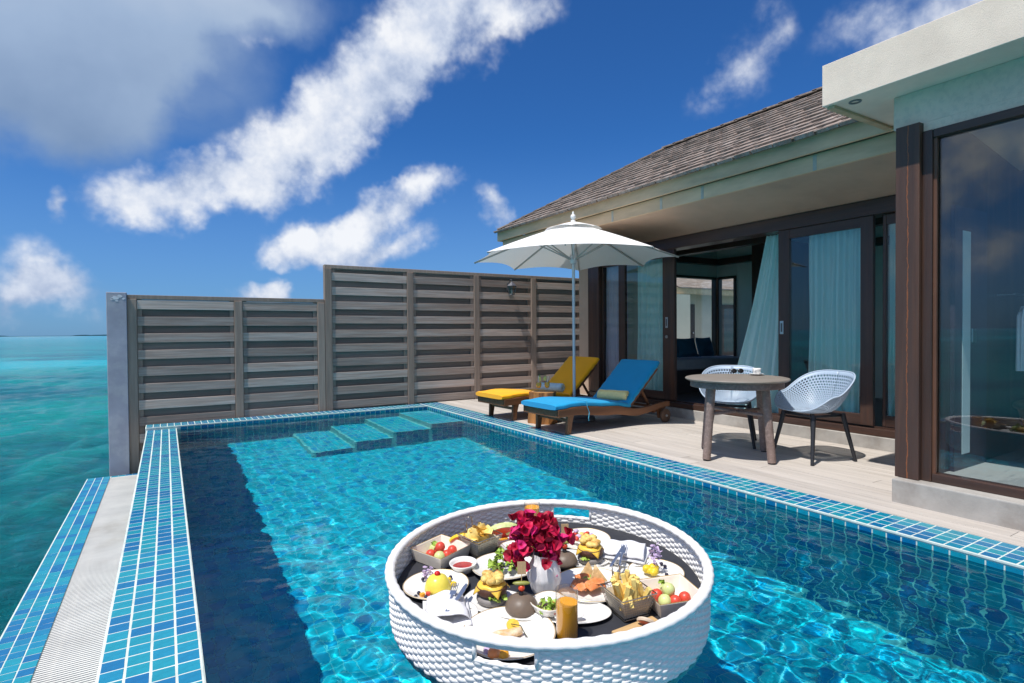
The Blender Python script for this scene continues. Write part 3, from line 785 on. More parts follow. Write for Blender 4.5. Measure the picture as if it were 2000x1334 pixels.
# bench sofa with cushions
sofa = thing('bench_sofa', 'grey window bench with padded seat inside the room', 'sofa', (7.9, 6.75, .15))
MB().box(6.9, 9.0, 6.42, 7.16, .152, .53).build('bench_base', pm('bench_dark', (.02,.018,.02), .6, .1), sofa, world=True)
MB().box(6.9, 9.0, 6.40, 7.16, .532, .70).build('seat_pad', pm('grey_fabric', (.30,.31,.35), .9, .1, 12, bump=.3, bscale=180), sofa, world=True, bevel=.03, seg=3)
M_CUSH = pm('teal_cushion', (.02,.10,.17), .9, .15, 10, bump=.3, bscale=160)
def cushion_mesh(w, h, d):
    m = MB()
    def fn(u, v, s):
        x, z = (u-.5)*2, (v-.5)*2
        e = max(0,(1-abs(x)**3.0))*max(0,(1-abs(z)**3.0))
        px_ = .92+.08*abs(z)**2; pz_ = .92+.08*abs(x)**2
        return (x*w/2*px_, s*d/2*e**.5, h/2+z*h/2*pz_)
    m.grid(lambda u,v: fn(u,v,1), 14, 14); m.grid(lambda u,v: fn(u,v,-1), 14, 14)
    return m
for k, (x, y, rz, rt) in enumerate(((7.42,6.86,.05,-.28),(7.84,6.83,-.1,-.33),(8.33,6.84,.12,-.26))):
    m = cushion_mesh(.46,.36,.15).xf(Matrix.Rotation(rt,4,'X'))
    o = m.build('throw_cushion', M_CUSH, smooth=True)
    o.location = (x, y, .715); o.rotation_euler = (0,0,rz)
    tag(o, ['dark teal cushion on the bench beside the open door frame','dark teal cushion in the middle of the bench row','dark teal cushion on the bench by the window corner'][k], 'cushion', 'cushions on the window bench')
# sheer curtains
M_TEAL = cloth_mat('teal_sheer', (.70,.97,.96), .40, .0)
M_LAV = cloth_mat('lavender_sheer', (.80,.75,.90), .42, .04)
def curtain(name, label, mat, y0, y1, x, z0, z1, folds, amp=.03, top=None, bulge=0.0):
    """folded sheet from y0 to y1; top=(ya,yb) gathers the upper edge; bulge pushes the foot outward"""
    ta, tb = top or (y0, y1)
    ph = random.random()*6
    def fn(u, v):
        k = (1-v)
        s = v**.8
        ya = y0+(ta-y0)*s; yb = y1+(tb-y1)*s
        y = ya+(yb-ya)*u
        xx = x - bulge*k*k*math.sin(math.pi*min(1,max(0,u*.9+.05))) + amp*(.55+.45*k)*math.sin(folds*2*math.pi*u+ph+.4*math.sin(5*u+v)) + .012*math.sin(2.3*folds*2*math.pi*u+1+v*2)
        return (xx, y + .012*math.sin(9*v+6*u)*k, z0+(z1-z0)*v)
    o = MB().grid(fn, int(folds*14), 26).build(name, mat, smooth=True)
    return tag(o, label, 'curtain')
curtain('sheer_curtain', 'lavender sheer curtain behind the narrow fixed pane by the fence', M_LAV, Yx(1212), 7.05, 6.15, .215, 2.3, 6, .022)
curtain('sheer_curtain', 'teal sheer curtain behind the sliding leaf with lock near the blue lounger', M_TEAL, Yx(1300), Yx(1234), 6.13, .215, 2.3, 6, .03)
curtain('sheer_curtain', 'teal sheer curtain billowing in the open doorway behind the round table', M_TEAL, Yx(1519)+.0, Yx(1392), 6.19, .16, 2.31, 6, .042, top=(Yx(1519), Yx(1477)), bulge=.10)
curtain('sheer_curtain', 'wide teal sheer curtain behind the glass door at the perforated chair', M_TEAL, Yx(1670), Yx(1570), 6.12, .215, 2.3, 7, .032)
curtain('sheer_curtain', 'narrow teal sheer curtain behind the last pane next to the brown column', M_TEAL, Yx(1735), Yx(1712), 6.26, .17, 2.3, 3, .03)
curtain('sheer_curtain', 'narrow lavender sheer strip behind the last pane next to the brown column', M_LAV, Yx(1762), Yx(1745), 6.27, .17, 2.3, 2, .03)

# ================================================================== pavilion with the big glass pane
PXF = 4.35
pav = thing('bathroom_pavilion', 'flat roofed bathroom block with cream canopy, brown column and large glass pane', 'building', (PXF, 1.5, 0))
Pb = lambda name, mat, *a, par=pav, **k: MB().box(*a).build(name, mat, par, world=True, **k)
Pb('base', M_CONC, 4.225, 6.9, -1.5, 1.925, -.05, .158, bevel=.008)
m_col = pm('column_timber', (.072,.040,.030), .45, .2, 2.5, (8,8,.5), bump=.3, bscale=10, bstretch=(14,14,.7), color2=(.115,.055,.034), c2scale=1.0)
def rust(mat):
    t = NT(mat.node_tree); b = mat.node_tree.nodes['Principled BSDF']
    lk = b.inputs['Base Color'].links[0].from_socket
    tc = t.new('ShaderNodeTexCoord'); sx = t.new('ShaderNodeSeparateXYZ'); t.l.new(tc.outputs['Object'], sx.inputs[0])
    cz = t.new('ShaderNodeCombineXYZ'); t.l.new(sx.outputs[2], cz.inputs[2])
    w = t.math('SUBTRACT', t.noise(cz.outputs[0], 4.0, 5, .7), .5)
    d = t.math('ABSOLUTE', t.math('SUBTRACT', t.math('SUBTRACT', sx.outputs[1], .365), t.math('MULTIPLY', w, .05)))
    wid = t.math('MULTIPLY_ADD', t.noise(tc.outputs['Object'], 30, 3, .6), .008, -.001)
    f = t.math('LESS_THAN', d, wid)
    t.l.new(t.mix(t.math('MULTIPLY', f, .8), lk, (.30,.095,.03,1)), b.inputs['Base Color'])
rust(m_col)
Pb('column', m_col, 4.30, 4.46, 1.795, 1.94, .1595, 2.56, bevel=.004)
Pb('window_frame', M_DARKW, 4.335, 4.43, 1.735, 1.794, .1585, 2.50, bevel=.004)
fr_ = Pb('window_frame', M_DARKH, 4.34, 4.43, -1.5, 1.734, .1585, .215, bevel=.004)
Pb('window_frame', M_DARKH, 4.34, 4.43, -1.5, 1.734, 2.445, 2.50, bevel=.004)
Pb('glazing_bead', pm('bead_timber', (.13,.06,.035), .45, .2, 3), 4.352, 4.372, 1.715, 1.7345, .2155, 2.444)
Pb('pane', glass_mat('big_pane', (.92,.955,.96), .075), 4.378, 4.388, -1.5, 1.73, .216, 2.444)
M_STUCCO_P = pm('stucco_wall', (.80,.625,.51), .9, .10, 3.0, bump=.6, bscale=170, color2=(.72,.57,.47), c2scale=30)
Pb('wall', M_STUCCO_P, 4.352, 4.55, -1.5, 1.975, 2.5625, 2.788)
Pb('wall', M_STUCCO_P, 4.353, 4.55, -1.5, 1.794, 2.5015, 2.562)
Pb('side_wall', M_STUCCO_W, 4.47, 5.98, 1.85, 1.932, .159, 2.56)
Pb('canopy', M_STUCCO_W, 4.07, 7.0, -1.5, 2.32, 2.79, 3.085, bevel=.004)
Pb('drip_strip', M_FASCIA, 4.10, 5.9, 2.25, 2.30, 2.770, 2.7885)
dl = Pb('downlight', M_STEEL, 4.155, 4.165, 2.139, 2.149, 2.786, 2.7892)
dl.data = MB().lathe([(.024,0),(.04,.0),(.04,.004),(.024,.004)], 24, cap=False).mesh('downlight', pm('downlight_grey', (.22,.22,.22), .4, .05)); dl.location = ROOTM[pav.name].inverted() @ Vector((4.17,2.142,2.783))
# inside the pavilion
MARB = pm('marble_floor', (.62,.62,.60), .2, .08, 2, (1,5,1), color2=(.48,.48,.47), c2scale=1.2, c2lo=.52, c2hi=.6)
struct(MB().box(4.45, 7.3, -1.5, 1.84, .155, .17).build('bathroom_floor', MARB))
Pb('inner_wall', M_DARKW, 4.56, 7.3, 1.78, 1.849, .171, 2.7)
Pb('inner_wall', M_DARKW, 7.2, 7.3, -1.5, 1.779, .171, 2.7)
Pb('inner_ceiling', M_CEIL, 4.56, 7.3, -1.5, 1.92, 2.71, 2.785)
dr = Pb('inner_door', pm('inner_door', (.06,.045,.06), .4, .2, 2, (8,8,.6)), on_y(1862,600,1.76).x, on_y(1925,600,1.76).x, 1.752, 1.779, .172, 2.05)
Pb('frosted_strip', pm('frosted_strip', (.55,.68,.70), .4, .05), on_y(1880,600,1.75).x, on_y(1895,600,1.75).x, 1.748, 1.7515, .28, 1.88, par=dr)
Pb('lock_plate', M_STEEL, on_y(1898,600,1.75).x, on_y(1906,600,1.75).x, 1.746, 1.7515, 1.08, 1.18, par=dr, bevel=.004)
tub = thing('bathtub', 'oval wooden bathtub with thick rim behind the big glass pane', 'bathtub', (5.75, 1.25, .17))
pr_t = [(.30,0),(.34,.02),(.40,.22),(.45,.40),(.475,.415),(.475,.44),(.44,.445),(.42,.43),(.36,.2),(.30,.06),(.0,.05)]
MB().lathe(pr_t, 48, sx=1.35, sy=.95).build('tub_shell', pm('tub_wood', (.16,.08,.04), .4, .2, 3, (1,1,.4)), tub, smooth=True)
tap = MB().tube([(-.66,0,.40),(-.66,0,.72),(-.62,0,.78),(-.52,0,.78),(-.5,0,.74)], .014, 8); tap.build('tap', pm('copper', (.75,.38,.20), .2, .05, metal=1), tub, smooth=True)
for k, (x, y) in enumerate(((5.72,1.66),(5.95,1.67))):
    rb = thing('bathrobe', ['white bathrobe on a hanger nearer the frosted door behind glass','white bathrobe on a hanger nearer the bathtub behind glass'][k], 'bathrobe', (x, y, .85))
    def fn(u, v, s=1):
        a = u*2*math.pi; w = .085+.05*(1-v)+.012*math.sin(7*a+2*v); dd = .035+.012*math.sin(3*a)
        if v > .85: w *= 1-(v-.85)*4; dd *= 1-(v-.85)*3
        return (w*math.cos(a), dd*math.sin(a), v*.50)
    MB().grid(fn, 40, 20, True).build('robe', pm('robe_white', (.72,.73,.76), .95, .06, 12, bump=.4, bscale=120), rb, smooth=True)
    MB().tube([(0,0,.48),(0,0,.55),(.012,0,.58),(.03,0,.57)], .005, 6).tube([(-.1,0,.46),(0,0,.505),(.1,0,.46)], .006, 6).build('hanger', M_STEEL, rb)
hr = MB().tube([(5.5,1.66,1.44),(6.4,1.66,1.44)], .008, 8).bar((5.55,1.66,1.44),(5.55,1.779,1.44),.012,.012).bar((6.35,1.66,1.44),(6.35,1.779,1.44),.012,.012).build('hanging_rail', M_STEEL)
tag(hr, 'thin steel rail carrying the bathrobes behind the big glass pane', 'rail')

# ================================================================== neighbouring villa seen through the room window
nv = thing('neighbour_villa', 'neighbouring beige villa with shingle roof seen through the room window', 'building', (16.5, 14.6, 0))
Nb = lambda name, mat, *a, par=nv, **k: MB().box(*a).build(name, mat, par, world=True, **k)
M_STUCCO_N = pm('stucco_neighbour', (.50,.46,.38), .9, .08, 2)
Nb('wall', M_STUCCO_N, 15.7, 26, 14.6, 20, 0, 2.75)
Nb('plinth', M_CONC, 15.6, 26.1, 14.5, 14.599, -.1, .2)
dn = Nb('door', M_DARKW, 16.05, 17.05, 14.56, 14.599, .2, 2.18)
for q in range(9): Nb('door_board', M_DARKH, 16.12, 16.98, 14.545, 14.5595, .3+q*.2, .47+q*.2, par=dn)
MB().ball((16.92,14.53,1.1), .04, 10, 6).build('handle', M_STEEL, dn, world=True)
dn2 = Nb('door', M_DARKW, 18.6, 19.8, 14.56, 14.599, .2, 2.2)
Nb('pane', M_GLASS, 18.72, 19.68, 14.553, 14.5595, .35, 2.05, par=dn2)
Nb('downpipe', pm('pipe_white', (.6,.6,.56), .6, .05), 20.0, 20.12, 14.48, 14.598, 0, 2.7)
Nb('fascia_board', M_FASCIA, 15.3, 27, 13.9, 13.95, 2.50, 2.72)
rfn = MB().raw([(15.2,13.88,2.70),(27,13.88,2.70),(27,18,5.1),(18.5,18,5.1),(15.2,22,2.7),(27,22,2.7)], [(0,1,2,3),(3,2,5,4),(0,3,4),(1,5,2)]).build('roof', M_SHING, nv, world=True)
for c in range(16):
    s0 = c*.155; yy, zz = 13.86+s0*.864, 2.725+s0*.503
    x = 15.4 + s0*.7 - (c % 2)*.3
    while x < 22:
        MB().raw([(x+.006,yy,zz-.03),(x+.594,yy,zz-.03),(x+.594,yy,zz+.012),(x+.006,yy,zz+.012),(x+.594,yy+.2,zz+.122),(x+.006,yy+.2,zz+.122)], [(0,1,2,3),(3,2,4,5)]).build('shingle', M_SHING, rfn, world=True, fix=False)
        x += .6
Nb('wing_wall', pm('stucco_sunlit', (.60,.56,.47), .9, .06, 2), 15.0, 15.69, 13.6, 14.49, 0, 2.45)
struct(MB().box(8.9, 27, 11.0, 14.49, -.3, -.02).build('walkway', M_DECK))
# ================================================================== parasol
M_WHITE = cloth_mat('parasol_cloth', (.86,.85,.83), .16, 0, 300)
M_ALU = pm('parasol_pole', (.62,.64,.66), .35, .05, 8, metal=.35)
M_RIB = pm('parasol_rib', (.42,.40,.37), .5, .1, 8)
UX, UY = 4.645, 5.99
um = thing('parasol', 'white round parasol with grey pole standing between the two loungers', 'parasol', (UX, UY, 0))
RU, ZR, ZA = 1.37, 2.14, 2.62
lat0 = math.atan2(-math.sin(YAW), math.cos(YAW)) - RAD(10)
tips = [lat0 + k*math.pi/4 for k in range(8)]
def rib_pt(k, s):                       # s 0 apex .. 1 tip, ribs bow slightly upward
    a = tips[k % 8]; r = RU*s
    return Vector((r*math.cos(a), r*math.sin(a), ZA-(ZA-ZR)*(s**1.12)))
can = None
for k in range(8):
    def fn(u, v, k=k):
        s = .17+.83*v
        p = rib_pt(k, s).lerp(rib_pt(k+1, s), u)
        w = 4*u*(1-u)
        p.z -= .030*w*s*math.sin(math.pi*min(1,v*1.1))*0.6
        c = Vector((0,0,p.z)); d = (p-c)
        p = c + d*(1-.085*w*max(0,(v-.72)/.28)**1.5)          # scalloped edge
        p.z += .035*w*max(0,(v-.72)/.28)**1.5
        return p
    o = MB().grid(fn, 10, 14).build('canopy_panel', M_WHITE, um, smooth=True)
vent = MB()
for k in range(8):
    def fn(u, v, k=k):
        s = .01+.27*v; p = rib_pt(k, s).lerp(rib_pt(k+1, s), u); w = 4*u*(1-u)
        p.z += .028 + .018*w*v; return p
    vent.grid(fn, 6, 6)
vent.build('vent_cap', M_WHITE, um, smooth=True)
for k in range(8):
    a = rib_pt(k, .03); b = rib_pt(k, .99)
    rb = MB().bar(a-Vector((0,0,.02)), rib_pt(k,.5)-Vector((0,0,.016)), .014, .02).bar(rib_pt(k,.5)-Vector((0,0,.016)), b-Vector((0,0,.012)), .014, .02).build('rib', M_RIB, um)
    MB().bar(Vector((.035*math.cos(tips[k]), .035*math.sin(tips[k]), 2.14)), rib_pt(k,.42)-Vector((0,0,.03)), .012, .016).build('strut', M_RIB, rb)
MB().tube([(0,0,.05),(0,0,2.60)], .020, 16).build('pole', M_ALU, um, smooth=True, auto=50)
MB().lathe([(.024,2.08),(.042,2.09),(.046,2.13),(.046,2.16),(.03,2.18),(.024,2.2)], 20).build('hub', M_ALU, um, smooth=True, auto=40)
MB().lathe([(.0,2.62),(.035,2.635),(.03,2.66),(.014,2.672),(.03,2.69),(.036,2.71),(.028,2.735),(.012,2.745),(.014,2.757),(.010,2.775),(.0,2.785)], 20).build('finial', pm('white_cap', (.78,.78,.76), .5, .03), um, smooth=True)
MB().lathe([(.0,0),(.27,0),(.28,.02),(.27,.05),(.12,.075),(.055,.09),(.045,.16),(.03,.165),(.022,.17)], 36).build('base', pm('base_grey', (.20,.20,.205), .7, .15, 8, bump=.3, bscale=60), um, smooth=True, auto=45)

# ================================================================== sun loungers
M_TEAK = pm('teak', (.20,.082,.034), .5, .25, 3.0, (.5,6,6), bump=.3, bscale=10, bstretch=(.8,12,12), coat=.1, color2=(.13,.05,.022), c2scale=1.6, objvar=.1)
M_TEAKV = pm('teak_upright', (.21,.088,.038), .5, .25, 3.0, (6,6,.5), bump=.3, bscale=10, bstretch=(12,12,.8), coat=.1, color2=(.13,.05,.022), c2scale=1.6)
M_BLUE = pm('blue_canvas', (.0,.30,.58), .85, .07, 3, bump=.25, bscale=260, sheen=.15)
M_YEL = pm('yellow_canvas', (.97,.43,.001), .85, .07, 3, bump=.25, bscale=260, sheen=.15)
def cr(pts, x):
    for (a, za), (b, zb) in zip(pts[:-1], pts[1:]):
        if x <= b or b == pts[-1][0]:
            q = min(1,max(0,(x-a)/(b-a))); q = q*q*(3-2*q); return za+(zb-za)*q
RAIL = [(0,.295),(.28,.315),(.85,.275),(1.3,.215),(1.88,.265)]
HX, BA, BL = 1.15, RAD(42), .725                     # hinge, back angle, back length
def lounger(name, label, matt, loc, rz, tcol):
    L = thing(name, label, 'sun lounger', loc, rz, None)
    W_ = .34
    for s in (-1, 1):
        m = MB(); xs_ = [i*1.88/26 for i in range(27)]
        poly = [(x, s*W_, cr(RAIL, x)) for x in xs_] + [(x, s*W_, cr(RAIL, x)-(.085+.02*math.sin(x*2.2))) for x in reversed(xs_)]
        m.extr(poly, (0, -s*.034, 0)); m.build('side_rail', M_TEAK, L, bevel=.006)
        # foot legs, raked and tapering
        leg = [(.165,s*(W_-.036),.26),(.275,s*(W_-.036),.26),(.235,s*(W_-.036),.12),(.215,s*(W_-.036),0),(.155,s*(W_-.036),0),(.16,s*(W_-.036),.12)]
        MB().extr(leg, (0,-s*.04,0)).build('leg', M_TEAKV, L, bevel=.006)
        lg = [(1.66,s*(W_-.036),.19),(1.86,s*(W_-.036),.20),(1.80,s*(W_-.036),.11),(1.785,s*(W_-.036),.045),(1.715,s*(W_-.036),.045),(1.70,s*(W_-.036),.12)]
        MB().extr(lg, (0,-s*.034,0)).build('wheel_bracket', M_TEAKV, L, bevel=.006)
        wh = MB().lathe([(.0,0),(.075,0),(.088,.008),(.088,.034),(.075,.042),(.0,.042)], 28).xf(Matrix.Translation((1.75, s*(W_+.012) + (.042 if s < 0 else 0) - (.042 if s<0 else 0), .088)) @ Matrix.Rotation(-s*math.pi/2, 4, 'X')).build('wheel', pm('wheel_wood', (.10,.055,.035), .55, .2, 10), L, smooth=True, auto=35)
        MB().lathe([(.0,0),(.018,0),(.015,.012),(.0,.014)], 12).xf(Matrix.Translation((1.75, s*(W_+.054), .088)) @ Matrix.Rotation(-s*math.pi/2, 4, 'X')).build('hub_cap', M_STEEL, wh, smooth=True)
    MB().tube([(1.75,-W_,.088),(1.75,W_,.088)], .012, 8).build('axle', M_STEEL, L)
    MB().box(.0,.034,-W_+.001,W_-.001,.205,.29).build('end_rail', M_TEAK, L, bevel=.005)
    MB().box(.19,.225,-W_+.04,W_-.04,.135,.17).build('stretcher', M_TEAK, L, bevel=.004)
    MB().box(1.62,1.66,-W_+.04,W_-.04,.125,.165).build('stretcher', M_TEAK, L, bevel=.004)
    for i in range(13):
        x = .05+i*.083
        z = cr(RAIL, x)
        MB().box(x,x+.058,-W_+.036,W_-.036,z-.03,z-.01).build('slat', M_TEAK, L, bevel=.003)
    # raised back
    bx, bz = HX, cr(RAIL, HX)-.005
    ca, sa = math.cos(BA), math.sin(BA)
    def bp(s, y, n): return (bx+s*ca-n*sa, y, bz+s*sa+n*ca)
    back = None
    for s in (-1,1):
        o = MB().bar(bp(0,s*.275,-.02), bp(BL,s*.275,-.02), .03, .036, up=(-sa,0,ca)).build('back_frame', M_TEAK, L, bevel=.004)
    for i in range(9):
        MB().bar(bp(.04+i*.08,-.29,.0), bp(.04+i*.08,.29,.0), .055, .014, up=(-sa,0,ca)).build('back_slat', M_TEAK, L, bevel=.003)
    for s in (-1,1):
        MB().bar(bp(.36,s*.235,-.03), (1.60,s*.235,cr(RAIL,1.6)-.03), .022, .03).build('back_prop', M_TEAK, L)
    MB().bar((1.60,-.30,cr(RAIL,1.6)-.03),(1.60,.30,cr(RAIL,1.6)-.03),.03,.03).build('prop_bar', M_TEAK, L)
    # mattress: two padded sections hinged at the seat
    T = .072
    def pad(path, hw, nrmf, name):
        n = len(path)-1
        def fn(u, v):
            # u round the section, v along
            i = min(n-1, int(v*n)); q = v*n-i
            P0 = Vector(path[i]).lerp(Vector(path[i+1]), q); N = Vector(nrmf(v))
            a = 2*math.pi*u; c, s = math.cos(a), math.sin(a); pw = 5.0
            k = (abs(c)**pw+abs(s)**pw)**(-1/pw)
            e = 1.0
            ed = min(v, 1-v)
            if ed < .022: e = .80+.20*math.sqrt(1-(1-ed/.022)**2)
            puff = 1+.07*math.sin(v*math.pi*3+.5)*(s > 0)*abs(s)
            y = c*k*hw*(.985+.015*e) + .004*math.sin(v*40)
            return P0 + Vector((0,y,0)) + N*(T/2 + s*k*T/2*e*puff)
        m = MB().grid(fn, 40, 44, True); 
        w = 40
        m.f.append(tuple(range(w-1,-1,-1))); m.f.append(tuple(len(m.v)-w+i for i in range(w)))
        return m.build(name, matt, L, smooth=True, auto=60)
    seat = [( -.035+i*(HX+.05)/12, 0, cr(RAIL, max(0,-.035+i*(HX+.05)/12))-.008) for i in range(13)]
    md = pad(seat, .335, lambda v: (0,0,1), 'seat_pad')
    bk = [bp(.02+i*(BL+.03)/6, 0, .010) for i in range(7)]
    mb = pad(bk, .335, lambda v: (-sa,0,ca), 'back_pad')
    tie = cloth_mat('tie_'+name+str(tcol[0]), tcol, .2)
    for s in (-1,):
        x = .42; z = cr(RAIL, x)
        MB().tube([(x,s*.34,z+.05),(x+.005,s*.352,z-.01),(x+.03,s*.355,z-.07),(x+.02,s*.352,z-.14),(x+.028,s*.35,z-.17)], .0055, 6, flat=.6).build('tie', tie, md)
        MB().tube([(x-.02,s*.20,z+.066),(x,s*.345,z+.062),(x+.0,s*.352,z+.0)], .005, 6, flat=.6).build('tie', tie, md)
    return L
lounger('sun_lounger', 'teak sun lounger with bright blue mattress and yellow rolled towel', M_BLUE, (3.73,5.46,0), RAD(3), (.12,.50,.70))
lounger('sun_lounger', 'teak sun lounger with yellow mattress beside the slat fence', M_YEL, (3.75,6.68,0), RAD(3), (.85,.62,.12))
def rolled_towel(label, color, c, rz, L=.40, r=.062):
    t_ = thing('rolled_towel', label, 'towel', c, rz)
    prof = []
    N = 70; pts = []
    for i in range(N):
        a = i/ (N-1)*2*math.pi*3.2; rr = r*(.25+.75*i/(N-1)); pts.append((rr*math.cos(a), rr*math.sin(a)))
    m = MB()
    def fn(u, v):
        i = u*(N-1); k = min(N-2, int(i)); q = i-k
        x = pts[k][0]+(pts[k+1][0]-pts[k][0])*q; z = pts[k][1]+(pts[k+1][1]-pts[k][1])*q
        return (x+.002*math.sin(v*9+u*30), (v-.5)*L+.004*math.sin(u*40), r+z+.0015*math.sin(v*14))
    m.grid(fn, 150, 8)
    m.build('towel_roll', pm('towel_'+label[:6], color, .95, .08, 30, bump=.8, bscale=320), t_, smooth=True, thick=.012)
    return t_
rolled_towel('pale yellow rolled towel lying on the blue mattress', (.98,.82,.36), (4.84, 5.44, .305), RAD(24))
rolled_towel('pale blue rolled towel lying on the yellow mattress', (.52,.70,.78), (4.80, 6.74, .305), RAD(24))

# tree stump side table with two cocktails
sp = thing('stump_table', 'tree stump side table between the loungers carrying two cocktails', 'side table', (4.19, 6.06, 0))
def stump(u, v):
    a = 2*math.pi*u; r = .175*(1+.09*math.sin(3*a+.6)+.05*math.sin(7*a)+.03*math.sin(13*a+1)) * (1+.12*(1-v)**2)
    return (r*math.cos(a), r*math.sin(a), .40*v)
m = MB().grid(stump, 64, 8, True)
m.f.append(tuple(len(m.v)-64+i for i in range(64)))
m.build('stump', pm('stump_wood', (.36,.155,.045), .55, .35, 5, (5,5,.5), bump=.8, bscale=8, bstretch=(10,10,.6), color2=(.16,.06,.02), c2scale=3), sp, smooth=True, auto=50)
MB().lathe([(.0,.401),(.15,.401),(.152,.403),(.0,.404)], 40).build('stump_top', pm('stump_end', (.50,.27,.10), .5, .25, 9), sp)
M_DG = glass_mat('drink_glass', (.95,.97,.96), .06)
def cocktail(k, loc):
    c = thing('cocktail', ['tall orange cocktail with straw on the stump beside the pale blue towel','tall orange cocktail with straw on the stump nearer the fence'][k], 'drink', loc, random.random()*6, 'cocktails on the stump table')
    prof = [(.0,.002),(.030,.002),(.032,.006),(.008,.012),(.006,.03),(.012,.042),(.03,.06),(.037,.09),(.034,.12),(.031,.145)]
    MB().lathe(prof, 24, cap=False).build('glass', M_DG, c, smooth=True)
    MB().lathe([(.0,.046),(.014,.048),(.028,.062),(.034,.09),(.0315,.118),(.0,.119)], 20).build('juice', pm('mango_juice', (.80,.42,.03), .25, .05, subs=.2), c, smooth=True)
    MB().tube([(.01,0,.07),(-.012,.004,.17),(-.015,.005,.20)], .0045, 8).build('straw', pm('straw_white', (.8,.78,.6), .5, .02), c)
    w = MB().extr([(.02,0,.135),(.05,0,.15),(.045,0,.185),(.02,0,.20),(.005,0,.17)], (0,.012,0)); w.build('fruit_wedge', pm('pineapple', (.72,.62,.15), .5, .25, 60), c, bevel=.003)
    for q in range(4):
        MB().tube([(.02,.006,.18),(.018+.012*(q-1.5),.006,.225)], [.006,.001], 5, flat=.4).build('fruit_leaf', pm('leaf_green', (.12,.30,.06), .5, .2, 30), c)
    return c
cocktail(0, (4.225,6.02,.405)); cocktail(1, (4.125,6.065,.405))

# ================================================================== round table
M_WICK = pm('brown_wicker', (.23,.165,.14), .7, .2, 8, bump=1.0, bscale=90, color2=(.30,.22,.19), c2scale=40)
tb = thing('round_table', 'round grey table with woven brown legs in front of the open door', 'table', (4.56,3.41,0), RAD(-4))
MB().lathe([(.0,.715),(.44,.715),(.455,.722),(.46,.73),(.455,.738),(.44,.742),(.0,.742)], 64).build('tabletop', pm('table_top', (.235,.205,.175), .6, .12, 9, (1,1,1), bump=.2, bscale=40), tb, smooth=True, auto=40)
def wr_(u, v):
    a = 2*math.pi*u; r = .405+.0035*math.sin(a*90+(int(v*5)%2)*math.pi); return (r*math.cos(a), r*math.sin(a), .655+.06*v)
MB().grid(wr_, 360, 6, True).build('woven_skirt', M_WICK, tb, smooth=True, thick=.008)
for k in range(4):
    a = k*math.pi/2+math.pi
    top = Vector((.315*math.cos(a), .315*math.sin(a), .70)); ft = Vector((.385*math.cos(a), .385*math.sin(a), .012))
    n = 90; pts = [top.lerp(ft, i/n) for i in range(n+1)]; rr = [.036+.0022*math.sin(i*math.pi*.9) for i in range(n+1)]
    lg = MB().tube(pts, rr, 14).build('leg', M_WICK, tb, smooth=True, auto=70)
    MB().tube([ft-Vector((0,0,.012)), ft+Vector((0,0,.004))], .03, 14).build('foot', pm('rubber', (.02,.02,.02), .8, .1), lg)
for k in range(2):
    a = k*math.pi/2; q = .335
    MB().tube([(q*math.cos(a),q*math.sin(a),.42+.0*k),(-q*math.cos(a),-q*math.sin(a),.42)] if k == 0 else [(q*math.cos(a),q*math.sin(a),.42),(.02*math.cos(a),.02*math.sin(a),.42)], .016, 10).build('stretcher', M_WICK, tb, smooth=True)
MB().tube([(0,-.335,.42),(0,-.02,.42)], .016, 10).build('stretcher', M_WICK, tb, smooth=True)
# cup on saucer, sunglasses
pt = on_z(1478, 733, .742)
cp = thing('coffee_cup', 'white porcelain cup on its saucer on the round table', 'cup', (pt.x, pt.y, .7425), RAD(200))
M_PORC = pm('porcelain', (.80,.79,.77), .18, .02, 5, coat=.4)
MB().lathe([(.0,.001),(.03,.001),(.045,.005),(.068,.014),(.070,.016),(.066,.016),(.044,.009),(.0,.007)], 40).build('saucer', M_PORC, cp, smooth=True)
MB().lathe([(.0,.008),(.022,.008),(.025,.012),(.036,.03),(.040,.055),(.0405,.068),(.038,.068),(.036,.05),(.03,.025),(.0,.016)], 40).build('cup', M_PORC, cp, smooth=True)
MB().tube([(.037,0,.056),(.056,0,.058),(.062,0,.044),(.052,0,.028),(.034,0,.026)], .0045, 8).build('handle', M_PORC, cp, smooth=True)
MB().lathe([(.0,.059),(.0365,.059)], 30, cap=False).build('coffee', pm('coffee', (.05,.02,.008), .2, .02), cp)
pt = on_z(1440, 729, .742)
sg = thing('sunglasses', 'folded dark sunglasses lying on the round table', 'sunglasses', (pt.x, pt.y, .7425), RAD(-35))
M_BLK = pm('black_plastic', (.012,.011,.011), .2, .05, coat=.3)
for s in (-1,1):
    MB().lathe([(.0,.0),(.026,.0),(.029,.003),(.026,.006),(.0,.007)], 24, sx=1.05, sy=.85).xf(Matrix.Translation((s*.034,0,.024)) @ Matrix.Rotation(RAD(72),4,'X')).build('lens', M_BLK, sg, smooth=True)
    MB().tube([(s*.064,.002,.034),(s*.062,.05,.014),(s*.05,.11,.005),(-s*.02,.13,.004)], .003, 6).build('temple', M_BLK, sg)
MB().tube([(-.012,0,.034),(0,-.003,.038),(.012,0,.034)], .003, 6).build('bridge', M_BLK, sg)

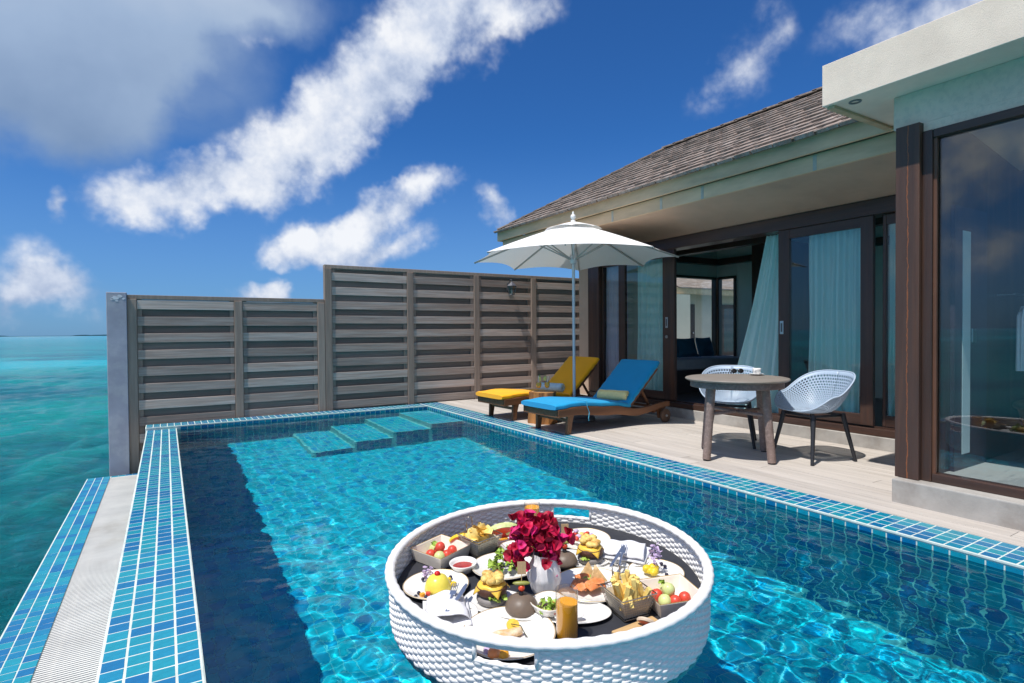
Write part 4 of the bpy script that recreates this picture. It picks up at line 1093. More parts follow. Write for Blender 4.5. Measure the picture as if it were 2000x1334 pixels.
# ================================================================== perforated shell chairs
def shell_mat():
    m = bpy.data.materials.new('pale_blue_shell'); m.use_nodes = True
    t = NT(m.node_tree); b = m.node_tree.nodes['Principled BSDF']; out = [n for n in t.n if n.type == 'OUTPUT_MATERIAL'][0]
    b.inputs['Base Color'].default_value = (.38,.475,.59,1); b.inputs['Roughness'].default_value = .45
    uv = t.new('ShaderNodeUVMap'); sx = t.new('ShaderNodeSeparateXYZ'); t.l.new(uv.outputs[0], sx.inputs[0])
    def cell(s, n, lo):
        f = t.math('FRACT', t.math('MULTIPLY', s, n)); return t.math('LESS_THAN', t.math('ABSOLUTE', t.math('SUBTRACT', f, .5)), lo)
    row = t.math('FLOOR', t.math('MULTIPLY', sx.outputs[1], 27.0))
    sh = t.math('ADD', sx.outputs[0], t.math('MULTIPLY', t.math('MODULO', row, 2.0), .5/72))
    h = t.math('MULTIPLY', cell(sh, 72.0, .29), cell(sx.outputs[1], 27.0, .29))
    lim = t.math('MULTIPLY', t.math('GREATER_THAN', sx.outputs[1], .16), t.math('LESS_THAN', sx.outputs[1], .955))
    h = t.math('MULTIPLY', h, lim)
    tr = t.new('ShaderNodeBsdfTransparent'); mx = t.new('ShaderNodeMixShader')
    t.l.new(h, mx.inputs[0]); t.l.new(b.outputs[0], mx.inputs[1]); t.l.new(tr.outputs[0], mx.inputs[2]); t.l.new(mx.outputs[0], out.inputs[0])
    return m
M_SHELL = shell_mat()
M_CLEG = pm('chair_leg', (.022,.024,.03), .5, .1, 10)
def ease(x): x = max(0,min(1,x)); return x*x*(3-2*x)
def shell(u, v):
    """u round the rim (0 = back), v from seat centre to rim; chair faces -x locally"""
    a = 2*math.pi*u; back = (1+math.cos(a))/2                      # 1 at back, 0 at front
    zr = .455 + .14*ease(back*2.6) + .20*ease((back-.38)/.62)      # front lip, arms, back
    rx = .262+.02*back; ry = .30
    ct, st = math.cos(a), math.sin(a); k = (abs(ct)**2.6+abs(st)**2.6)**(-1/2.6)
    g = v**.62 if v > 0 else 0
    flare = 1+.10*back*max(0,(v-.6)/.4)
    x = ct*k*rx*g*flare + .01; y = st*k*ry*g*(1+.04*max(0,(v-.6)/.4))
    z = .425 + (zr-.425)*(v**2.5) + .012*v*(1-v)
    return (x, y, z)
def chair(loc, rz, label):
    c = thing('shell_chair', label, 'chair', loc, rz, 'perforated shell chairs at the round table')
    nu, nv = 88, 26
    m = MB().grid(shell, nu, nv)
    me = m.mesh('seat_shell', M_SHELL, True, fix=False)
    ul = me.uv_layers.new(name='UVMap')
    for p in me.polygons:
        for li, vi in zip(p.loop_indices, p.vertices):
            ul.data[li].uv = ((vi % (nu+1))/nu, (vi//(nu+1))/nv)
    o = add('seat_shell', me, c); q = o.modifiers.new('s','SOLIDIFY'); q.thickness = .006; q.offset = 0
    MB().tube([shell(i/80,1.0) for i in range(80)], .0065, 8, closed=True).build('rim', pm('shell_rim', (.42,.51,.62), .45, .02), o, smooth=True)
    for sx_, sy in ((-1,-1),(-1,1),(1,-1),(1,1)):
        t0 = (sx_*.165+.01, sy*.17, .425); f0 = (sx_*.245+.01, sy*.235, 0)
        MB().tube([t0,(t0[0]*.6+f0[0]*.4, t0[1]*.6+f0[1]*.4, .25),f0], [.021,.0185,.0145], 12).build('leg', M_CLEG, c, smooth=True, auto=60)
    MB().tube([(-.155,-.17,.41),(.175,-.17,.41),(.175,.17,.41),(-.155,.17,.41)], .013, 8, closed=True).build('under_frame', M_CLEG, c, smooth=True)
    return c
chair((5.05,2.97,0), RAD(-14), 'pale blue perforated shell chair standing alone right of the round table')
chair((5.03,3.83,0), RAD(34), 'pale blue perforated shell chair half hidden behind the round table')
# ================================================================== floating breakfast tray
M_WW = pm('white_wicker', (.84,.83,.81), .4, .05, 20, bump=.25, bscale=160)
TX, TY, TR, TZ = 1.432, 2.054, .705, .200          # centre, outer radius, rim height
TA, TB = .030, .026                                # the tray rides with a slight tilt
tn = Vector((-TA,-TB,1)).normalized()
TILT = Vector((0,0,1)).rotation_difference(tn).to_matrix()
FZ = -.115                                         # floor below the rim plane
def tray_floor(x, y, dz=0.0):
    """point of the tray floor seen at a photo pixel, lifted by dz"""
    d = ray(x, y); p0 = Vector((TX,TY,TZ+FZ+dz))
    return CAMP + d*((p0-CAMP).dot(tn)/d.dot(tn))
tray = thing('wicker_tray', 'large round white wicker tray floating in the pool loaded with breakfast', 'tray', (TX,TY,TZ), 0, None, TILT)
hb = on_z(1117, 997, TZ-.03); ha = math.atan2(hb.y-TY, hb.x-TX)     # hand hole direction (and its opposite)
HW = .112/TR
def in_hole(a, z):
    if not (-.085 < z < -.038): return False
    for h in (ha, ha+math.pi):
        d = (a-h+math.pi) % (2*math.pi) - math.pi
        if abs(d) < HW: return True
    return False
NP = 64                                            # weave periods round the wall
def strand(z, phase, r0, h=.0068, th=.0036, amp=.0042):
    n = NP*8; segs = []; cur = []
    for i in range(n+1):
        a = 2*math.pi*i/n
        if in_hole(a, z):
            if len(cur) > 2: segs.append(cur)
            cur = []
        else: cur.append(a)
    if cur: segs.append(cur)
    m = MB()
    if len(segs) == 1 and len(segs[0]) == n+1:
        m_pts = [segs[0][:-1]]; closed = True
    else:
        if len(segs) > 1 and segs[0][0] == 0: segs[0] = [x for x in segs[-1]][:-1] + [x+2*math.pi for x in segs[0]]; segs.pop()
        m_pts = segs; closed = False
    for sg_ in m_pts:
        k = len(m.v); N = len(sg_); prof = [(-1,-.75),(-.55,-1),(.55,-1),(1,-.75),(1,.75),(.55,1),(-.55,1),(-1,.75)]
        for a in sg_:
            w = math.sin(NP*a+phase); r = r0 + amp*w; hh = h*(1-.10*abs(math.cos(NP*a+phase)))
            for (pr_, ph_) in prof:
                rr = r + pr_*th; m.v.append((rr*math.cos(a), rr*math.sin(a), z+ph_*hh))
        q = 8
        for i in range(N if closed else N-1):
            i2 = (i+1) % N
            for j in range(q):
                j2 = (j+1) % q; m.f.append((k+i*q+j, k+i*q+j2, k+i2*q+j2, k+i2*q+j))
        if not closed: m.f.append(tuple(k+j for j in range(q))); m.f.append(tuple(k+(N-1)*q+j for j in range(q)))
    return m
z = -.026; k = 0
while z > -.330:
    tp = TR-.022 - max(0, (-z-.20))*.25
    strand(z, (k % 2)*math.pi, tp).build('wicker_strand', M_WW, tray, smooth=True, fix=False)
    z -= .0128; k += 1
# solid lining between the strands, open at the hand holes
core = MB(); n = 420; zl = [-.02,-.038,-.085,-.20,-.33]
for i in range(n):
    a0, a1 = 2*math.pi*i/n, 2*math.pi*(i+1)/n
    for z0, z1 in zip(zl[:-1], zl[1:]):
        if z0 == -.038 and in_hole((a0+a1)/2, -.06): continue
        r0 = TR-.022 - max(0,(-z0-.20))*.25; r1 = TR-.022 - max(0,(-z1-.20))*.25
        for d in (-.002,.002):
            core.raw([((r0+d)*math.cos(a0),(r0+d)*math.sin(a0),z0),((r0+d)*math.cos(a1),(r0+d)*math.sin(a1),z0),((r1+d)*math.cos(a1),(r1+d)*math.sin(a1),z1),((r1+d)*math.cos(a0),(r1+d)*math.sin(a0),z1)], [(0,1,2,3)])
core.build('wall_lining', M_WW, tray, fix=False)
# rim wound with strands
m = MB(); n = 420
for i in range(n):
    a = 2*math.pi*i/n; r = TR-.022
    for j in range(12):
        t_ = 2*math.pi*j/12; rr = .0215*(1+.07*math.sin(i*1.05+j*.55))
        m.v.append(((r+rr*math.cos(t_))*math.cos(a), (r+rr*math.cos(t_))*math.sin(a), -.012+rr*.78*math.sin(t_)))
for i in range(n):
    for j in range(12):
        m.f.append((i*12+j, i*12+(j+1)%12, ((i+1)%n)*12+(j+1)%12, ((i+1)%n)*12+j))
m.build('rim', M_WW, tray, smooth=True, fix=False)
for h in (ha, ha+math.pi):
    r = TR-.022; m = MB()
    for zc in (-.032,-.094):
        m.tube([(r*math.cos(h+(q-8)/8*HW), r*math.sin(h+(q-8)/8*HW), zc) for q in range(17)], .0085, 8)
    for s in (-1,1):
        m.tube([(r*math.cos(h+s*HW), r*math.sin(h+s*HW), -.03),(r*math.cos(h+s*HW), r*math.sin(h+s*HW), -.095)], .0085, 8)
    m.build('handle_edge', M_WW, tray, smooth=True)
MB().lathe([(TR-.040,FZ),(.0,FZ)], 96, cap=False).build('tray_floor', pm('charcoal_board', (.030,.032,.040), .6, .25, 5, bump=.25, bscale=60), tray)
MB().lathe([(.0,-.335),(TR-.06,-.335),(TR-.045,-.31),(TR-.040,FZ-.012),(.0,FZ-.012)], 96).build('float', M_WW, tray)

# ------------------------------------------------------------------ crockery and food
M_PLATE = pm('plate_white', (.78,.765,.73), .2, .03, 6, coat=.35)
M_GOLD = pm('gold_rim', (.62,.42,.16), .35, .1, 30, metal=.5)
M_LETT = pm('lettuce', (.26,.42,.05), .5, .4, 40, subs=.1, color2=(.42,.52,.10), c2scale=25)
M_LETT2 = pm('dark_leaf', (.10,.05,.06), .5, .4, 40, color2=(.10,.18,.03), c2scale=30)
M_YOLK = pm('yolk_yellow', (.78,.56,.03), .4, .15, 40, subs=.1)
M_EGG = pm('scrambled_egg', (.75,.55,.17), .5, .3, 60, color2=(.62,.33,.08), c2scale=28, bump=.6, bscale=90)
M_MEAT = pm('patty', (.085,.033,.018), .55, .4, 60, bump=1.0, bscale=110)
M_BUN = pm('dark_bun', (.155,.115,.085), .45, .12, 16, bump=.2, bscale=60)
M_SALM = pm('salmon', (.74,.24,.075), .35, .25, 30, subs=.15, color2=(.80,.38,.18), c2scale=22)
M_RED = pm('melon_red', (.66,.075,.045), .35, .2, 40, subs=.1)
M_GRN = pm('melon_green', (.60,.66,.28), .35, .15, 30, subs=.1)
M_CHEESE = pm('cheese', (.82,.52,.07), .4, .1, 30, subs=.1)
M_FRY = pm('fry', (.86,.66,.22), .5, .2, 40, color2=(.80,.54,.14), c2scale=18)
M_LAVF = pm('lavender_petal', (.52,.40,.58), .7, .25, 60)
M_TOAST = pm('toast', (.62,.41,.18), .7, .35, 40, color2=(.72,.58,.35), c2scale=20)
M_BERRY = pm('blueberry', (.025,.022,.045), .45, .2, 30)
M_ORANGE = pm('orange_fruit', (.80,.36,.03), .4, .25, 40)
M_WIRE = pm('wire', (.45,.42,.37), .3, .1, 20, metal=1)
M_KRAFT = pm('kraft_tag', (.50,.34,.18), .8, .1, 30)
M_STICK = pm('bamboo_stick', (.55,.40,.20), .6, .1, 30)
M_NAP = pm('napkin', (.76,.76,.79), .95, .05, 20, bump=.35, bscale=260)
def ti(name, label, cat, px_, py_, dz=0.0, rz=0.0, group=None):
    p = tray_floor(px_, py_, dz)
    return thing(name, label, cat, p + tn*.0015, rz, group, TILT)
def off(px_, py_, dz, dx=0, dy=0):
    p = tray_floor(px_, py_, dz); return p
PLN = [(.0,.004),(.55,.004),(.60,.002),(.66,.008),(.88,.085),(1.0,.125),(1.0,.14),(.965,.14),(.86,.105),(.64,.04),(.55,.032),(.0,.028)]
def plate(label, px_, py_, r, sx=1.0, sy=1.0, rz=0, dz=0.0, deep=1.0, gold=True, pw=2.0):
    p = ti('plate', label, 'plate', px_, py_, dz, rz, 'plates on the wicker tray')
    hgt = .17*deep*min(r, .13)/.125
    MB().lathe([(a*r, b*hgt*.9) for a, b in PLN], 56, sx=sx, sy=sy, pw=pw).build('dish', M_PLATE, p, smooth=True)
    if gold:
        zz = .1375*hgt*.9
        pts = []
        for i in range(56):
            t_ = 2*math.pi*i/56; c_, s_ = math.cos(t_), math.sin(t_); q = (abs(c_)**pw+abs(s_)**pw)**(-1/pw)
            pts.append((r*.985*sx*c_*q, r*.985*sy*s_*q, zz))
        MB().tube(pts, .0018, 6, closed=True).build('gold_rim', M_GOLD, p, smooth=True)
    return p
CR = YAW                                           # the camera's right in the plan is at -YAW
def blob_leaf(r):
    m = MB(); rs = random.Random(int(r*1e5)+random.randint(0,999))
    ph = [rs.uniform(0,6.28) for _ in range(5)]
    def fn(u, v):
        x, y = (u-.5)*2, (v-.5)*2
        z = .35*math.sin(3*x+ph[0])*math.cos(2.6*y+ph[1]) + .18*math.sin(7*x+ph[2]+3*y)
        k = r*(1-.25*abs(math.sin(4*math.atan2(y,x)+ph[3])))
        q = 1/max(1e-3, max(abs(x),abs(y)))*min(1,math.hypot(x,y)) if False else 1
        return (x*k, y*k*.75, z*r)
    m.grid(fn, 6, 6); return m
LEAVES = [blob_leaf(.02).mesh('leaf', M_LETT, True, fix=False) for _ in range(4)]
DARKL = [blob_leaf(.016).mesh('leaf', M_LETT2, True, fix=False) for _ in range(2)]
def heap(par, n, r, h, meshes, name='leaf', sc=1.0, cx=0, cy=0, cz=0.0):
    for i in range(n):
        a = random.uniform(0, 6.28); q = math.sqrt(random.random()); z = h*(1-q*q)*random.uniform(.45,1)
        add(name, random.choice(meshes), par, loc=(cx+r*q*math.cos(a), cy+r*q*math.sin(a), cz+.006+z), rot=(random.uniform(-1,1), random.uniform(-1,1), random.uniform(0,6.3)), scale=[sc*random.uniform(.7,1.2)]*3)
def salad(label, px_, py_, dz, r, h, n, dark=.3, cubes=0):
    s = ti('salad', label, 'salad', px_, py_, dz, 0)
    heap(s, int(n*(1-dark)), r, h, LEAVES); heap(s, int(n*dark), r*.9, h*.6, DARKL)
    for i in range(cubes):
        a = random.uniform(0,6.28); q = r*random.uniform(.5,1.05)
        MB().box(-.007,.007,-.006,.006,0,.011).xf(Matrix.Translation((q*math.cos(a),q*math.sin(a),.002)) @ Matrix.Rotation(random.random()*3,4,'Z')).build('tomato_cube', M_RED, s, bevel=.002)
    return s
def ball_mesh(name, mat, r, jit=.03): return MB().ball((0,0,0), r, 16, 10, jit).mesh(name, mat, True)
def put_ball(name, label, cat, mesh, p, group): 
    o = add(name, mesh, loc=p); return tag(o, label, cat, group)
# --- square bowls of melon balls
def square_bowl(label, px_, py_, rz, w=.105, h=.062):
    b = ti('square_bowl', label, 'bowl', px_, py_, 0, rz, 'square bowls on the wicker tray')
    t_ = .005; m = MB(); w0 = w*.86
    def ring(s, z): return [(-s,-s,z),(s,-s,z),(s,s,z),(-s,s,z)]
    v = ring(w0,0)+ring(w,h)+ring(w-t_,h)+ring(w0-t_,.008)
    f = [(3,2,1,0)]
    for q in (0,4,8):
        for i in range(4): f.append((q+i, q+(i+1)%4, q+4+(i+1)%4, q+4+i))
    f.append((12,13,14,15))
    m.raw(v, f).build('bowl', pm('stoneware', (.82,.75,.66), .4, .08, 30), b, bevel=.003)
    MB().tube([Vector(p) for p in ring(w-.002,h+.0005)], .0018, 5, closed=True).build('gold_rim', M_GOLD, b)
    return b, (lambda x, y, z: ROOTM[b.name] @ Vector((x,y,z)))
BR, BG = ball_mesh('melon_ball', M_RED, .024), ball_mesh('melon_ball', M_GRN, .026)
MINT = LEAVES[0]
for k, (px_, py_, rz, where) in enumerate(((862,1092,RAD(20),'left'),(1310,1180,RAD(-18),'right'))):
    b, tf = square_bowl(['square stoneware bowl of melon balls beside the red sauce dish','square stoneware bowl of melon balls beside the basket of fries'][k], px_, py_, rz)
    grp = 'melon balls in the square bowl by the ' + ('sauce dish' if k == 0 else 'fries')
    lab = 'melon ball in the square bowl by the ' + ('sauce dish' if k == 0 else 'basket of fries')
    for i, (x, y, z, me) in enumerate(((-.05,.02,.034,BR),(-.005,-.045,.034,BR),(-.045,-.035,.036,BG),(.0,.015,.04,BR),(.045,-.03,.034,BR),(.01,.055,.034,BG),(-.015,-.01,.066,BG if k else BR))):
        put_ball('melon_ball', ('green ' if me is BG else 'red ') + lab, 'fruit', me, tf(x,y,z), ('green ' if me is BG else 'red ')+grp)
    o = thing('mint_sprig', 'green mint sprig on the melon balls ' + ('by the sauce dish' if k == 0 else 'by the basket of fries'), 'herb', tf(-.02,.03,.068), 0, None, TILT)
    heap(o, 4, .012, .012, LEAVES, 'mint_leaf', .7)
# --- wire baskets
def basket(label, px_, py_, rz, fries):
    b = ti('wire_basket', label, 'basket', px_, py_, 0, rz, 'wire baskets on the wicker tray')
    w0, w1, h = .055, .078, .088
    def q(s, z): return [Vector((-s,-s,z)),Vector((s,-s,z)),Vector((s,s,z)),Vector((-s,s,z))]
    m = MB()
    for i in range(9):
        s = w0+(w1-w0)*i/8; m.tube(q(s, .006+h*i/8), .0009, 4, closed=True)
    for side in range(4):
        A0, A1 = q(w0,.006)[side], q(w0,.006)[(side+1)%4]; B0, B1 = q(w1,h+.006)[side], q(w1,h+.006)[(side+1)%4]
        for i in range(14): m.tube([A0.lerp(A1,i/14), B0.lerp(B1,i/14)], .0009, 4)
    for i in range(8): m.bar((-w0+i*w0/4,-w0,.006),(-w0+i*w0/4,w0,.006),.0015,.0015)
    m.build('wire_mesh', M_WIRE, b)['kind'] = 'stuff'
    MB().tube(q(w1,h+.007), .0026, 6, closed=True).tube(q(w0,.004), .0022, 6, closed=True).build('basket_rim', M_WIRE, b)
    MB().tube([(w1*.0-.018,w1,h),(-.018,w1+.004,h+.055),(-.010,w1+.005,h+.072),(.010,w1+.005,h+.072),(.018,w1+.004,h+.055),(.018,w1,h)], .0024, 6).build('handle', M_WIRE, b, smooth=True)
    inner = MB()
    inner.raw([(-.05,-.05,.009),(.05,-.05,.009),(.05,.05,.009),(-.05,.05,.009),(-.069,-.069,.08),(.069,-.069,.08),(.069,.069,.08),(-.069,.069,.08)], [(0,1,2,3),(0,1,5,4),(1,2,6,5),(2,3,7,6),(3,0,4,7)])
    inner.build('paper_liner', pm('paper_liner', (.74,.66,.50), .8, .15, 20), b)
    return b
FRM = [MB().bar((0,0,-.045),(random.uniform(-.006,.006),0,.045),.017,.015).mesh('french_fry', M_FRY) for _ in range(3)]
CHM = []
for i in range(3):
    CHM.append(MB().grid(lambda u,v: ((u-.5)*.075,(v-.5)*.055*(1-.6*(2*u-1)**2),.012*math.sin(3*u+i)+.01*math.cos(4*v)), 8, 6).mesh('potato_chip', M_FRY, True, False))
b1 = basket('wire basket of french fries behind the juice glass', 1227, 1197, RAD(-8), True)
for i in range(34):
    x, y = random.uniform(-.05,.05), random.uniform(-.05,.05)
    p = ROOTM[b1.name] @ Vector((x, y, .062+random.uniform(0,.032)+.02*(1-abs(x)/.05)))
    o = add('french_fry', random.choice(FRM), loc=p, rot=(random.gauss(0,.28), random.gauss(0,.28), random.random()*3)); tag(o, 'golden french fry standing in the wire basket', 'fry', 'french fries in the wire basket')
b2 = basket('wire basket of potato crisps beside the grapefruit slice', 938, 1080, RAD(12), False)
for i in range(18):
    x, y = random.uniform(-.045,.045), random.uniform(-.045,.045)
    p = ROOTM[b2.name] @ Vector((x, y, .075+random.uniform(0,.035)))
    o = add('potato_crisp', random.choice(CHM), loc=p, rot=(random.uniform(-1.2,1.2), random.uniform(-1.2,1.2), random.random()*6)); tag(o, 'pale yellow potato crisp heaped in the wire basket', 'crisp', 'crisps in the wire basket')
# --- sauce dish
sd = ti('sauce_dish', 'small white dish of red sauce beside the square bowl', 'bowl', 905, 1118)
MB().lathe([(.0,.004),(.035,.002),(.042,.01),(.058,.035),(.064,.046),(.061,.048),(.054,.036),(.04,.016),(.0,.013)], 40).build('dish', M_PLATE, sd, smooth=True)
MB().lathe([(.0,.0285),(.0485,.028)], 36, cap=False).build('sauce', pm('red_sauce', (.34,.02,.015), .25, .3, 30, bump=.4, bscale=50), sd)
# --- salad plate behind the burger
plate('deep white plate with gold rim holding the green salad', 985, 1116, .150, deep=1.35, rz=RAD(-30), sy=.94)
salad('leafy green salad with dark leaves on the deep plate behind the burger', 987, 1108, .02, .072, .085, 60, .32, 7)
# --- pudding plate
plate('white plate with the yellow pudding and cherry', 852, 1150, .142, rz=RAD(-30), sy=.95)
pd = ti('pudding', 'yellow dome pudding topped with a red cherry', 'dessert', 855, 1150, .008)
MB().lathe([(.056,0),(.055,.012),(.05,.03),(.038,.05),(.02,.06),(.0,.062)], 36).build('dome', pm('pudding', (.78,.66,.10), .3, .06, 20, subs=.15), pd, smooth=True)
MB().ball((0,0,.066), (.013,.013,.010), 14, 8).build('cherry', pm('cherry', (.55,.01,.01), .15, .05), pd, smooth=True)
def petals(par, n, r, h, mat, base=(0,0,0), size=.012, name='petal'):
    me = MB().grid(lambda u,v: ((u-.5)*size*(1-.5*abs(2*v-1)), (v-.5)*size*1.6, .25*size*math.sin(3*u)), 3, 4).mesh(name, mat, True, False)
    for i in range(n):
        a = random.uniform(0,6.28); q = r*math.sqrt(random.random())
        add(name, me, par, loc=(base[0]+q*math.cos(a), base[1]+q*math.sin(a), base[2]+random.uniform(0,h)), rot=(random.uniform(-1.5,1.5),random.uniform(-1.5,1.5),random.uniform(0,6)), scale=[random.uniform(.7,1.3)]*3)
fw = ti('edible_flower', 'pale lavender flower sprig standing behind the pudding', 'flower', 838, 1135, .01)
petals(fw, 26, .022, .07, M_LAVF)
for k, (x, y) in enumerate(((826,1131),(818,1158),(880,1127),(832,1166),(812,1165))):
    o = add('blueberry', ball_mesh('blueberry', M_BERRY, .008) if k == 0 else bpy.data.meshes['blueberry'], loc=tray_floor(x, y, .020)); tag(o, 'dark blueberry scattered on the pudding plate', 'berry', 'blueberries on the pudding plate')
for k, (x, y, mt, nm, lb) in enumerate(((825,1162,M_ORANGE,'fruit_cube','orange fruit cube in front of the pudding'),(836,1160,M_RED,'fruit_cube','red fruit cube in front of the pudding'),(886,1140,M_YOLK,'fruit_cube','yellow mango cube to the side of the pudding'),(876,1132,M_YOLK,'fruit_cube','yellow mango cube to the side of the pudding'))):
    o = MB().box(-.010,.010,-.009,.009,-.008,.008).build(nm, mt, bevel=.003); o.location = tray_floor(x,y,.02); o.rotation_euler = (0,0,k); tag(o, lb, 'fruit', 'fruit cubes on the pudding plate')
# --- napkins with cutlery
def napkin(label, px_, py_, rz, dz=.012):
    n = ti('napkin', label, 'napkin', px_, py_, dz, rz)
    def fn(u, v):
        x, y = (u-.5)*.17, (v-.5)*.20
        z = .018 + .030*math.sin(math.pi*u)**.7*math.cos(1.45*(v-.35)) + .005*math.sin(9*u+3*v) + .004*math.sin(14*v+4*u)
        return (x*(1-.15*v), y+.02*u, z)
    m = MB().grid(fn, 22, 22); m.build('napkin_top', M_NAP, n, smooth=True, thick=.004)
    MB().grid(lambda u,v: ((u-.5)*.18, (v-.5)*.21, .005+.003*math.sin(7*u+3*v)), 18, 18).build('napkin_fold', M_NAP, n, smooth=True, thick=.006)
    return n
def cutlery(kind, label, p, rz, rx=-.12):
    c = thing(kind, label, kind, p, rz, None, TILT)
    if kind == 'knife':
        m = MB().extr([(-.009,0,0),(.008,0,0),(.011,.06,0),(.006,.105,0),(-.004,.115,0),(-.008,.09,0)], (0,0,.0022)).bar((0,-.09,.002),(0,.002,.002),.013,.006)
    else:
        m = MB().bar((0,-.09,.002),(0,.03,.003),.009,.004)
        m.extr([(-.012,.03,.001),(.012,.03,.001),(.013,.06,.001),(-.013,.06,.001)], (0,0,.0025))
        for q in (-1.5,-.5,.5,1.5): m.bar((q*.0075,.058,.002),(q*.0075,.105,.006),.0032,.0028)
    m.xf(Matrix.Rotation(RAD(6),4,'X'))
    m.build('blade' if kind == 'knife' else 'tines', pm('cutlery_steel', (.75,.76,.78), .38, .05, 20, metal=1), c, bevel=.0008)
    return c
plate('small round white plate under the napkin beside the pudding', 880, 1205, .108, gold=False, deep=.8)
napkin('folded white napkin with knife and fork beside the pudding plate', 872, 1200, RAD(-22), .016)
cutlery('knife', 'steel knife on the napkin beside the pudding plate', tray_floor(892,1172,.062), RAD(-48))
cutlery('fork', 'steel fork on the napkin beside the pudding plate', tray_floor(880,1172,.062), RAD(-38))
plate('round white plate under the napkin near the tray wall', 1223, 1092, .118, gold=False, deep=.9)
napkin('folded white napkin with cutlery near the far tray wall', 1222, 1082, RAD(35), .022)
cutlery('knife', 'steel knife tucked in the napkin near the far tray wall', tray_floor(1205,1088,.066), RAD(-60))
cutlery('fork', 'steel fork tucked in the napkin near the far tray wall', tray_floor(1214,1088,.066), RAD(-50))
plate('small rimless white plate between the napkin and the salmon', 1197, 1112, .075, gold=False, deep=1.2)
# --- burgers
def burger(label, px_, py_, dz, s=1.0, rz=0):
    b = ti('burger', label, 'burger', px_, py_, dz, rz)
    MB().lathe([(.0,0),(.058*s,.0),(.064*s,.010*s),(.062*s,.024*s),(.0,.026*s)], 32).build('bun_base', pm('bun_base_grey', (.24,.22,.21), .6, .15, 20), b, smooth=True)
    heap(b, 9, .066*s, .006, LEAVES, 'lettuce_leaf', 1.25*s, cz=.024*s)
    MB().lathe([(.0,.034*s),(.058*s,.034*s),(.064*s,.046*s),(.062*s,.064*s),(.052*s,.07*s),(.0,.071*s)], 36).build('patty', M_MEAT, b, smooth=True)
    w = .056*s
    def ch(u, v):
        x, y = (u-.5)*2*w, (v-.5)*2*w; r = math.hypot(x,y); z = .0745*s - max(0, r-.05*s)*1.3
        return (x, y, z)
    MB().grid(ch, 14, 14).xf(Matrix.Rotation(.6,4,'Z')).build('cheese_slice', M_CHEESE, b, smooth=True, thick=.004)
    rs = random.Random(px_)
    m = MB()
    for i in range(16):
        a = rs.uniform(0,6.28); q = .040*s*math.sqrt(rs.random()); m.ball((q*math.cos(a), q*math.sin(a), .088*s+rs.uniform(0,.016)), (.02*s,.018*s,.013*s), 10, 7, .12, rs)
    m.build('egg_topping', M_EGG, b, smooth=True)
    return b
def dome_bun(label, px_, py_, dz, r, skewer, tagt=True, rz=0.0):
    d = ti('burger_bun', label, 'bun', px_, py_, dz)
    MB().lathe([(.0,0),(r*.93,.0),(r,.012),(r*.97,r*.35),(r*.82,r*.66),(r*.5,r*.88),(r*.2,r*.95),(.0,r*.96)], 36).build('bun_dome', M_BUN, d, smooth=True)
    z = r*.95
    if skewer:
        k = thing('skewer', skewer, 'skewer', ROOTM[d.name] @ Vector((0,0,z-.01)), rz, None, TILT)
        MB().tube([(0,0,-.01),(.003,0,.13)], .0016, 6).build('stick', M_STICK, k)
        MB().ball((0,0,.014), (.011,.011,.013), 12, 8).build('olive', pm('black_olive', (.02,.018,.02), .3, .1), k, smooth=True)
        MB().ball((.001,0,.037), (.014,.014,.013), 12, 8).build('tomato', pm('cherry_tomato', (.62,.06,.02), .25, .1), k, smooth=True)
        MB().ball((.001,0,.056), (.036,.010,.008), 14, 8).build('gherkin', pm('gherkin', (.26,.27,.06), .4, .25, 40), k, smooth=True)
        MB().box(-.014,.020,-.0012,.0012,.092,.142).build('paper_tag', M_KRAFT, k)
    return d
plate('oblong white plate carrying the front burger and its dark bun', 985, 1184, .175, sx=1.0, sy=.56, rz=RAD(-58), deep=.6, gold=False, pw=3.0)
burger('cheeseburger with egg topping on the oblong plate beside the dark bun', 961, 1172, .010, 1.0)
dome_bun('round dark bun lid lying beside the front burger', 1019, 1192, .010, .066, 'bamboo skewer with olive, tomato and kraft tag in the bun by the vase', rz=-YAW)
plate('white plate under the rear burger beside the flowers', 1128, 1096, .150, sx=1, sy=.6, rz=RAD(-45), deep=.7, gold=False)
burger('cheeseburger with egg topping in front of the breakfast plate', 1153, 1094, .012, .95)
dome_bun('round dark bun lid lying between the flowers and the rear burger', 1103, 1102, .012, .060, 'bamboo skewer with olive, tomato and kraft tag in the bun by the breakfast plate', rz=-YAW)
# --- breakfast plate at the far wall
plate('white plate with gold rim carrying the cooked breakfast', 1140, 1060, .140, rz=0, sy=.95)
bf = ti('cooked_breakfast', 'cooked breakfast of egg, tomato and onion on the far plate', 'food', 1138, 1056, .012)
rs = random.Random(8)
for i in range(22):
    a = rs.uniform(0,6.28); q = .062*math.sqrt(rs.random()); mt = rs.choice((M_YOLK,M_EGG,M_RED,M_LETT,M_ORANGE,M_LAVF,M_GRN))
    MB().ball((q*math.cos(a), q*math.sin(a), .012+rs.uniform(0,.018)), (rs.uniform(.010,.02),rs.uniform(.009,.017),rs.uniform(.008,.012)), 10, 7, .15, rs).build('morsel', mt, bf, smooth=True)
